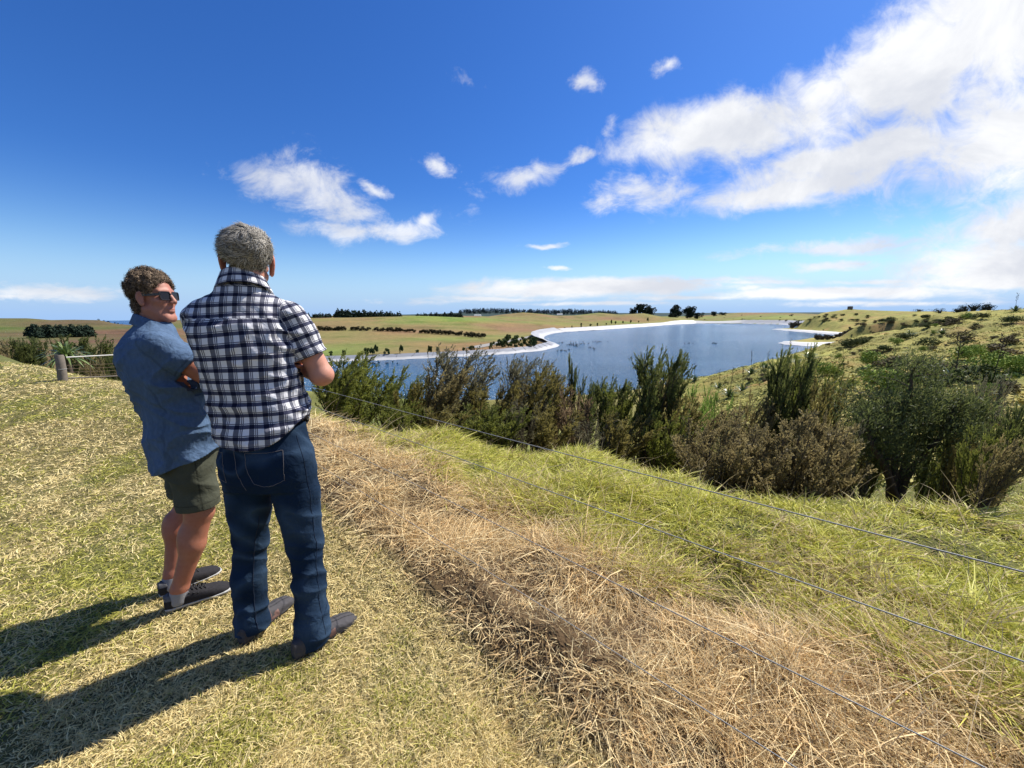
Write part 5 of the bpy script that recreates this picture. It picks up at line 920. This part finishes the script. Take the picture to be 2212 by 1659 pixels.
# ---- the man in the blue shirt and shorts, turned to the right
def build_blue_man():
    hc = np.array([-1.686, 1.864, 1.546]); HM = frame(89, 3, 0); HM[:, 1] *= .84; HM[:, 0] *= .92; HS = .94; HI = np.linalg.inv(HM).T
    tors = [(.66, -1.665, 1.885, .195, .152, 43), (.80, -1.660, 1.89, .195, .152, 43), (.92, -1.665, 1.89, .186, .144, 43), (1.05, -1.685, 1.88, .176, .130, 42), (1.18, -1.712, 1.86, .182, .130, 42),
            (1.26, -1.722, 1.852, .186, .127, 42), (1.325, -1.724, 1.85, .180, .112, 42), (1.362, -1.720, 1.852, .158, .095, 42), (1.395, -1.712, 1.856, .116, .080, 42), (1.42, -1.704, 1.860, .076, .070, 42), (1.435, -1.700, 1.862, .066, .064, 42)]
    shR, elR, wrR = np.array([-1.608, 1.756, 1.332]), np.array([-1.430, 1.850, 1.148]), np.array([-1.600, 2.035, 1.165])
    shL, elL, wrL = np.array([-1.862, 1.965, 1.332]), np.array([-1.770, 2.115, 1.125]), np.array([-1.570, 1.975, 1.165])
    LEG = dict(R=[(-1.60, 1.815, .80), (-1.588, 1.808, .49), (-1.622, 1.784, .33), (-1.692, 1.746, .11), (-1.705, 1.742, .05)], L=[(-1.74, 1.94, .80), (-1.752, 1.948, .49), (-1.805, 1.905, .33), (-1.828, 1.858, .11), (-1.835, 1.845, .05)])
    def body(P):
        d = head_sdf((P - hc) @ HI, HS); d = smin(d, capsule(P, hc + HM @ np.array([0, -.022, -.055]), (-1.700, 1.862, 1.365), .054, .060), .018)
        nk = capsule(P, hc + HM @ np.array([.05, -.01, -.05]), (-1.650, 1.880, 1.385), .011, .010); d = smin(d, nk, .018)
        sec = [(z, x, y, a - .026 - .035 * (z < 1.0), b - .026 - .03 * (z < 1.0), t) for z, x, y, a, b, t in tors if z < 1.41 and z > .75]; d = smin(d, loft(P, sec)[0], .03)
        d = smin(d, chain(P, [shR, elR], (.052, .048), .01), .03); d = smin(d, chain(P, [elR, (-1.50, 1.95, 1.155), wrR], (.046, .043, .029), .02), .018)
        d = smin(d, chain(P, [shL, elL], (.050, .043), .01), .03); d = smin(d, chain(P, [elL, (-1.68, 2.06, 1.14), wrL], (.041, .040, .028), .02), .015)
        for k in 'RL':
            p = [np.array(q) for q in LEG[k]]; d = smin(d, chain(P, p, (.082, .058, .050, .035, .036), .02), .03)
            back = np.array([-.55, -.62, 0]) * .014; d = smin(d, ellip(P, p[2] + back + [0, 0, .02], (.050, .050, .095)), .02); d = smin(d, ellip(P, p[1] - back * 1.6 + [0, 0, -.005], (.040, .040, .045)), .02)
        Fd = np.array([-.35, .75, .1]); Fd /= np.linalg.norm(Fd); Ud = np.array([.8, .5, 0.]); Ud -= Fd * (Ud @ Fd); Ud /= np.linalg.norm(Ud)
        d = smin(d, hand_sdf(P, wrR, np.stack([np.cross(Fd, Ud), Fd, Ud], 1), -1, (25, 30, 20), .95), .012)
        Fd = np.array([.55, -.75, .15]); Fd /= np.linalg.norm(Fd); Ud = np.array([.7, .6, 0.]); Ud -= Fd * (Ud @ Fd); Ud /= np.linalg.norm(Ud)
        d = smin(d, hand_sdf(P, wrL, np.stack([np.cross(Fd, Ud), Fd, Ud], 1), 1, (20, 30, 20), .95), .012)
        return d
    V, Q = surface_nets(body, (-2.0, 1.6, .02), (-1.38, 2.22, 1.74), .0042)
    C = skin_cols(V, (.35, .160, .108), (.35, .115, .082), 3); L = (V - hc) @ HI / HS
    lips = (np.abs(L[:, 0]) < .022) & (L[:, 1] > .08) & (np.abs(L[:, 2] + .060) < .010); C[lips] = (.30, .125, .09)
    tan = (V[:, 2] < 1.3); C[tan] = C[tan] * (1.0, .92, .82)
    man = person('curly-haired man in sunglasses, plain blue shirt and khaki shorts', mesh_np('person', V, Q, SKIN, C), SKIN)
    def parts(P):
        dt, lx, ly = loft(P, tors, 2.2)
        dt = smin(dt, capsule(P, (-1.704, 1.858, 1.388), (-1.62, 1.768, 1.345), .045, .045), .03); dt = smin(dt, capsule(P, (-1.704, 1.858, 1.388), (-1.83, 1.94, 1.345), .045, .045), .03)
        sr = capsule(P, shR + [.0, 0, .0], shR * .30 + elR * .70, .063, .074); sl = capsule(P, shL, shL * .30 + elL * .70, .064, .072)
        return dt, lx, ly, sr, sl
    def fold(P):
        z = P[:, 2]; f = .012 * wave(P, (5, -3, -6), (3, 4, 2), (-4, 3, 8), 31) * np.interp(z, [.7, .95, 1.2, 1.38], [.8, 1.1, .9, .3])
        f += .008 * wave(P, (8, -6, 9), (4, 5, 1), (6, -4, 12), 33) * np.interp(z, [.7, 1.0, 1.3, 1.42], [.6, .9, 1, .4]); f += .004 * wave(P, (18, -13, 2), (4, 5, 1), (2, 2, 6), 35) * np.interp(z, [.7, .85, 1.1], [1.5, 1, .2]); return f
    def shirt(P):
        dt, lx, ly, sr, sl = parts(P); f = fold(P); z = P[:, 2]
        hem = .768 + .34 * np.clip(ly, -.14, .14) + .02 * np.clip(np.abs(lx) / .18, 0, 1) ** 3 * 1.0
        d = smin(dt - .004, smin(sr, sl, .01), .02) - f
        for a, b in ((shR, elR), (shL, elL)):
            ax = (b - a) / np.linalg.norm(b - a); L = np.linalg.norm(b - a); t = (P - a) @ ax; near = capsule(P, a, b + (b - a) * .3, .095)
            d = np.where(near < 0, np.maximum(d, np.where(t > L * .3, t - L * .52, -1)), d); d = np.maximum(d, -np.maximum(capsule(P, a, b, .054, .060), L * .30 - t))
        d = np.maximum(d, hem - z); d = np.maximum(d, -np.maximum(dt + .010 - f, z - .88))
        q = P - np.array([-1.700, 1.862, 1.412]); az = rad(44); fw = q[:, 0] * math.sin(az) + q[:, 1] * math.cos(az); rt = q[:, 0] * math.cos(az) - q[:, 1] * math.sin(az); zz = q[:, 2] + fw * .55
        rr = np.sqrt((rt / .98) ** 2 + (fw / 1.04) ** 2); rc = .074 - zz * .34
        col = np.maximum(np.abs(rr - rc) - .0045, np.maximum(zz - .030, -.030 - zz)); opn = np.maximum(.03 - fw, np.abs(rt) - .016 - np.maximum(0, .03 - zz) * .7); col = np.maximum(col, -opn)
        neck = np.maximum(np.linalg.norm((P - np.array([-1.700, 1.862, 0]))[:, :2], axis=1) - .064, -.010 - zz); vee = np.maximum(np.abs(rt) - .03 - zz * .35, np.maximum(.035 - fw, -.055 - zz)); d = np.maximum(d, -neck); d = np.maximum(d, -np.maximum(vee, np.maximum(-.13 - zz, -.004 - dt * 0 - (dt + .010)) * 0 - 1 + 0 * z + np.maximum(vee, -(dt + .012)) + 1))
        return np.where(col < .002, np.minimum(d, col), d)
    V, Q = surface_nets(shirt, (-2.0, 1.58, .62), (-1.36, 2.16, 1.53), .0042)
    n = noise3(V * 14, 8)[:, None]; n2 = noise3(V * np.array([160, 160, 50]), 9)[:, None]; C = np.array([.068, .112, .186]) * (1 + .10 * n + .14 * n2)
    dt, lx, ly, sr, sl = parts(V)
    seam = (np.abs(sr - dt) < .004) & (V[:, 2] > 1.1) | (np.abs(lx - .172) < .0035) & (V[:, 2] < 1.15) & (sr > .02) | (np.abs(ly + .025) < .003) & (V[:, 2] > 1.36) & (sr > .0)
    C = np.where(seam[:, None], C * .8, C)
    ax = (elR - shR) / np.linalg.norm(elR - shR); t = (V - shR) @ ax; cuff = (np.abs(t - np.linalg.norm(elR - shR) * .46) < .003) & (sr < .012) & (sr < dt); C = np.where(cuff[:, None], C * .65, C)
    cl = attr_mat('chambray', rough=.85, spec=.15, vary=.16, scale=320, bump=1.0, bscale=24, bdist=.012); st = link('shirt', mesh_np('shirt', V, Q, cl, C), man)
    ivory = simple_mat('button_ivory', (.62, .60, .54), .4)
    fdir = np.array([math.sin(rad(42)), math.cos(rad(42)), 0])
    for z, off in ((1.392, .030), (1.30, 0), (1.21, 0), (1.10, 0), (1.00, 0), (.90, 0)):
        c0 = np.array([np.interp(z, [r[0] for r in tors], [r[1] for r in tors]), np.interp(z, [r[0] for r in tors], [r[2] for r in tors]), z])
        p = c0 + fdir * .10 + np.array([math.cos(rad(42)), -math.sin(rad(42)), 0]) * off
        for _ in range(8): p = p + fdir * max(min(shirt(p[None])[0] * -1, .02), -.02)
        pts = [p + fdir * .000, p + fdir * .0035]; bb = Bag(); bb.tube([pts[0], pts[0] * .5 + pts[1] * .5, pts[1]], [.0062, .0062, .004], 12); link('button', bb.mesh('button', ivory), st)
    def shorts(P):
        z = P[:, 2]; d = loft(P, [(.66, -1.67, 1.88, .150, .115, 44), (.78, -1.665, 1.885, .165, .125, 44), (.95, -1.665, 1.885, .160, .118, 44)])[0]; d = np.maximum(d, .70 - z)
        for k in 'RL':
            a, b = np.array(LEG[k][0]), np.array(LEG[k][1]); b = a + (b - a) * 1.0; lg = capsule(P, a, b + [0.004, 0.003, 0], .092, .088); hz = .525 if k == 'R' else .53
            lg = np.maximum(lg, hz - z); hole = np.maximum(capsule(P, a + (b - a) * .75, b + [0.004, .003, -.1], .078, .078), z - .565); d = smin(d, lg, .02) if k == 'R' else smin(d, lg, .02); d = np.maximum(d, -hole) if k == 'L' else d
            if k == 'R': hR = hole
        d = np.maximum(d, -hR); return d - .006 * wave(P, (7, -5, 3), (4, 5, 1), (3, 3, 12), 41) * np.interp(z, [.5, .6, .8], [.5, 1, .8])
    V, Q = surface_nets(shorts, (-1.95, 1.64, .48), (-1.44, 2.12, .98), .0045)
    n = noise3(V * 30, 8)[:, None]; C = np.array([.062, .065, .045]) * (1 + .12 * n); hl = (np.abs(V[:, 2] - .558) < .003); C[hl] *= .6
    R42 = np.array([math.cos(rad(44)), -math.sin(rad(44)), 0]); sd = (np.abs((V - np.array([-1.60, 1.81, 0])) @ fdir - .012) < .003) & ((V - np.array([-1.60, 1.81, 0])) @ R42 > .02); C[sd] *= .55
    link('shorts', mesh_np('shorts', V, Q, attr_mat('twill', .85, .15, 0, .15, 300, bump=.8, bscale=26, bdist=.008), C), man)
    blackm = simple_mat('lace_black', (.012, .012, .013), .7); eye = simple_mat('eyelet', (.03, .03, .03), .3)
    for heel, az_, kk in (((-1.748, 1.708), 51, 'R'), ((-1.862, 1.803), 35, 'L')):
        zb = 0.0; up = lambda P: np.maximum(np.maximum(shoe_sdf(P, heel, az_, .268, .98, zb, 1.16)[0], (zb + .024) - P[:, 2]), -np.maximum(capsule(P, LEG[kk][4], (LEG[kk][4][0], LEG[kk][4][1], .14), .033), .062 - P[:, 2]))
        so = lambda P: np.maximum(shoe_sdf(P, heel, az_, .273, 1.06, zb, 1.16)[0], P[:, 2] - (zb + .025))
        lo = (heel[0] - .1, heel[1] - .06, -.02); hi = (heel[0] + .32, heel[1] + .34, .12)
        V, Q = surface_nets(up, lo, hi, .0035); y = shoe_sdf(V, heel, az_, .285)[1]; C = np.where((V[:, 2:3] > .066) & (y[:, 1:2] < .10), (.11, .11, .115), (.022, .021, .023)) * (1 + .25 * noise3(V * 250, 3)[:, None])
        sh = link('shoe', mesh_np('shoe', V, Q, attr_mat('knit', .9, .15, 0, .2, 200, bump=.6, bscale=500), C), man)
        V, Q = surface_nets(so, lo, hi, .0035); link('sole', mesh_np('sole', V, Q, simple_mat('white_sole', (.36, .36, .35), .6)), sh)
        M = frame(az_); la = Bag(); o = np.array([heel[0], heel[1], zb])
        for j, yy in enumerate((.100, .117, .134, .151)):
            h = np.interp(yy, [.085, .13, .19], [.092, .076, .060]) * 1.16 + .003
            for sg in (-1, 1):
                la.tube([o + M @ np.array(q) for q in ((sg * .024, yy, h - .012), (sg * .012, yy + .004, h - .001), (0, yy + .008, h + .002), (-sg * .014, yy + .013, h - .004), (-sg * .024, yy + .017, h - .014))], .0026, 6)
                la.tube([o + M @ np.array((sg * .030, yy, h - .024)), o + M @ np.array((sg * .036, yy, h - .026))], .0045, 8)
        for sg in (-1, 1): la.tube([o + M @ np.array(q) for q in ((0, .092, .096), (sg * .018, .086, .112), (sg * .034, .094, .100), (sg * .02, .100, .094), (0, .094, .097))], .0026, 6)
        link('laces', la.mesh('laces', blackm), sh)
        sk = lambda P: np.maximum(capsule(P, LEG[kk][3], LEG[kk][4], .039, .041), P[:, 2] - .104); V, Q = surface_nets(sk, (heel[0] - .1, heel[1] - .1, .03), (heel[0] + .16, heel[1] + .16, .12), .004)
        link('sock', mesh_np('sock', V, Q, simple_mat('sock_grey', (.23, .23, .24), .9, .1, .2, 300)), man)
    # sunglasses, in head coordinates
    def prism(outline, y0, y1, wrap=0):
        o = np.array(outline); n = len(o); A = np.stack([o[:, 0], np.full(n, y1) - wrap * np.abs(o[:, 0]), o[:, 1]], 1); B_ = A.copy(); B_[:, 1] += y0 - y1
        V = np.concatenate([A, B_, A.mean(0)[None], B_.mean(0)[None]]); i = np.arange(n); j = (i + 1) % n
        return V, np.stack([i, j, j + n, i + n], 1), np.concatenate([np.stack([i, j, np.full(n, 2 * n)], 1), np.stack([j + n, i + n, np.full(n, 2 * n + 1)], 1)])
    def rrect(cx, cz, w, h, r, tap=.9, k=6):
        pts = []
        for sx, sz, a0 in ((1, 1, 0), (-1, 1, 90), (-1, -1, 180), (1, -1, 270)):
            for q in range(k): a = rad(a0 + 90 * q / (k - 1)); ww = w * (tap if sz < 0 else 1); pts.append((cx + sx * (ww - r) + r * math.cos(a), cz + sz * (h - r) + r * math.sin(a)))
        return pts
    TX = lambda V: (V * HS) @ HM.T + hc
    fr = simple_mat('glasses_frame', (.018, .012, .012), .25, .5); lens = simple_mat('glasses_lens', (.012, .009, .010), .08, .25, .05)
    gb = Bag()
    for sx in (-1, 1):
        oo = rrect(sx * .034, .010, .0285, .0215, .010); ii = rrect(sx * .034, .010, .0250, .0180, .009); n = len(oo); o2 = np.array(oo + ii)
        A = np.stack([o2[:, 0], .1035 - .20 * np.abs(o2[:, 0]), o2[:, 1]], 1); B_ = A - [0, .005, 0]; V = TX(np.concatenate([A, B_])); i = np.arange(n); j = (i + 1) % n; m2 = 2 * n
        gb.add(V, np.concatenate([np.stack([i, j, j + n, i + n], 1), np.stack([i + m2, i + n + m2, j + n + m2, j + m2], 1), np.stack([i, i + m2, j + m2, j], 1), np.stack([i + n, j + n, j + n + m2, i + n + m2], 1)]))
        gb.add(TX(np.array([[sx * x, y, z + dz_] for x, y in ((.060, .0925), (.0735, .070), (.0815, .010), (.0785, -.012)) for z in (.016,) for dz_ in (-.0055, .0055)] + [[sx * (x - .004), y - .001, z + dz_] for x, y in ((.060, .0925), (.0735, .070), (.0815, .010), (.0785, -.012)) for z in (.016,) for dz_ in (-.0055, .0055)])),
               np.array([q for k in range(3) for q in ([2 * k, 2 * k + 1, 2 * k + 3, 2 * k + 2], [8 + 2 * k, 10 + 2 * k, 11 + 2 * k, 9 + 2 * k], [2 * k + 1, 9 + 2 * k, 11 + 2 * k, 2 * k + 3], [2 * k, 2 * k + 2, 10 + 2 * k, 8 + 2 * k])]))
    gb.add(TX(np.array([[x, y, z] for x in (-.008, .008) for y in (.098, .104) for z in (.014, .022)])), np.array([[0, 1, 3, 2], [4, 6, 7, 5], [0, 4, 5, 1], [2, 3, 7, 6], [0, 2, 6, 4], [1, 5, 7, 3]]))
    sg = link('sunglasses', gb.mesh('sunglasses', fr, False), man)
    for sx in (-1, 1):
        V, q4, t3 = prism(rrect(sx * .034, .010, .0255, .0185, .009), .098, .1005, .20); bb = Bag(); bb.add(TX(V), q4); bb.T.append(t3); link('lens', bb.mesh('lens', lens, False), sg)
    def cap(Qp):
        d = smin(ellip(Qp, (0, -.014, .052), (.082, .104, .092)), ellip(Qp, (0, -.062, -.035), (.058, .036, .048)), .03) - .009 * noise3(Qp * 42, 2); line = Qp[:, 1] - .072 + .55 * np.abs(Qp[:, 2] - .085)
        d = np.maximum(d, np.maximum(line, -(Qp[:, 2] - .030) * (Qp[:, 1] > .02) - (Qp[:, 1] <= .02) * (.1))); d = np.maximum(d, -(Qp[:, 2] + .085) * (Qp[:, 1] < -.01) - (Qp[:, 1] >= -.01) * .1)
        d = np.maximum(d, -(Qp[:, 2] - (-.02)) * (Qp[:, 1] > -.012) - (Qp[:, 1] <= -.012) * .1)
        A = np.abs(Qp) * [1, 0, 0] + Qp * [0, 1, 1]; earh = np.linalg.norm((A - [.092, .004, -.006]) / [1, 1, 1.15], axis=1) - .033; return -smin(-d, earh, .008)
    def flow(L, rng): f = np.stack([L[:, 0] * 6, .1 + L[:, 1] * 2, .2 - 1.2 * np.clip(.05 - L[:, 2], 0, 1) * 12], 1); return f + rng.normal(0, .9, f.shape)
    make_hair('hair', man, hc, HM, HS, cap, ((.028, .019, .012), (.075, .052, .034), (.30, .215, .14)), 8000, .019, flow, .010, 8, .0021, .5)
    return man
plaid_man = build_plaid_man()
blue_man = build_blue_man()
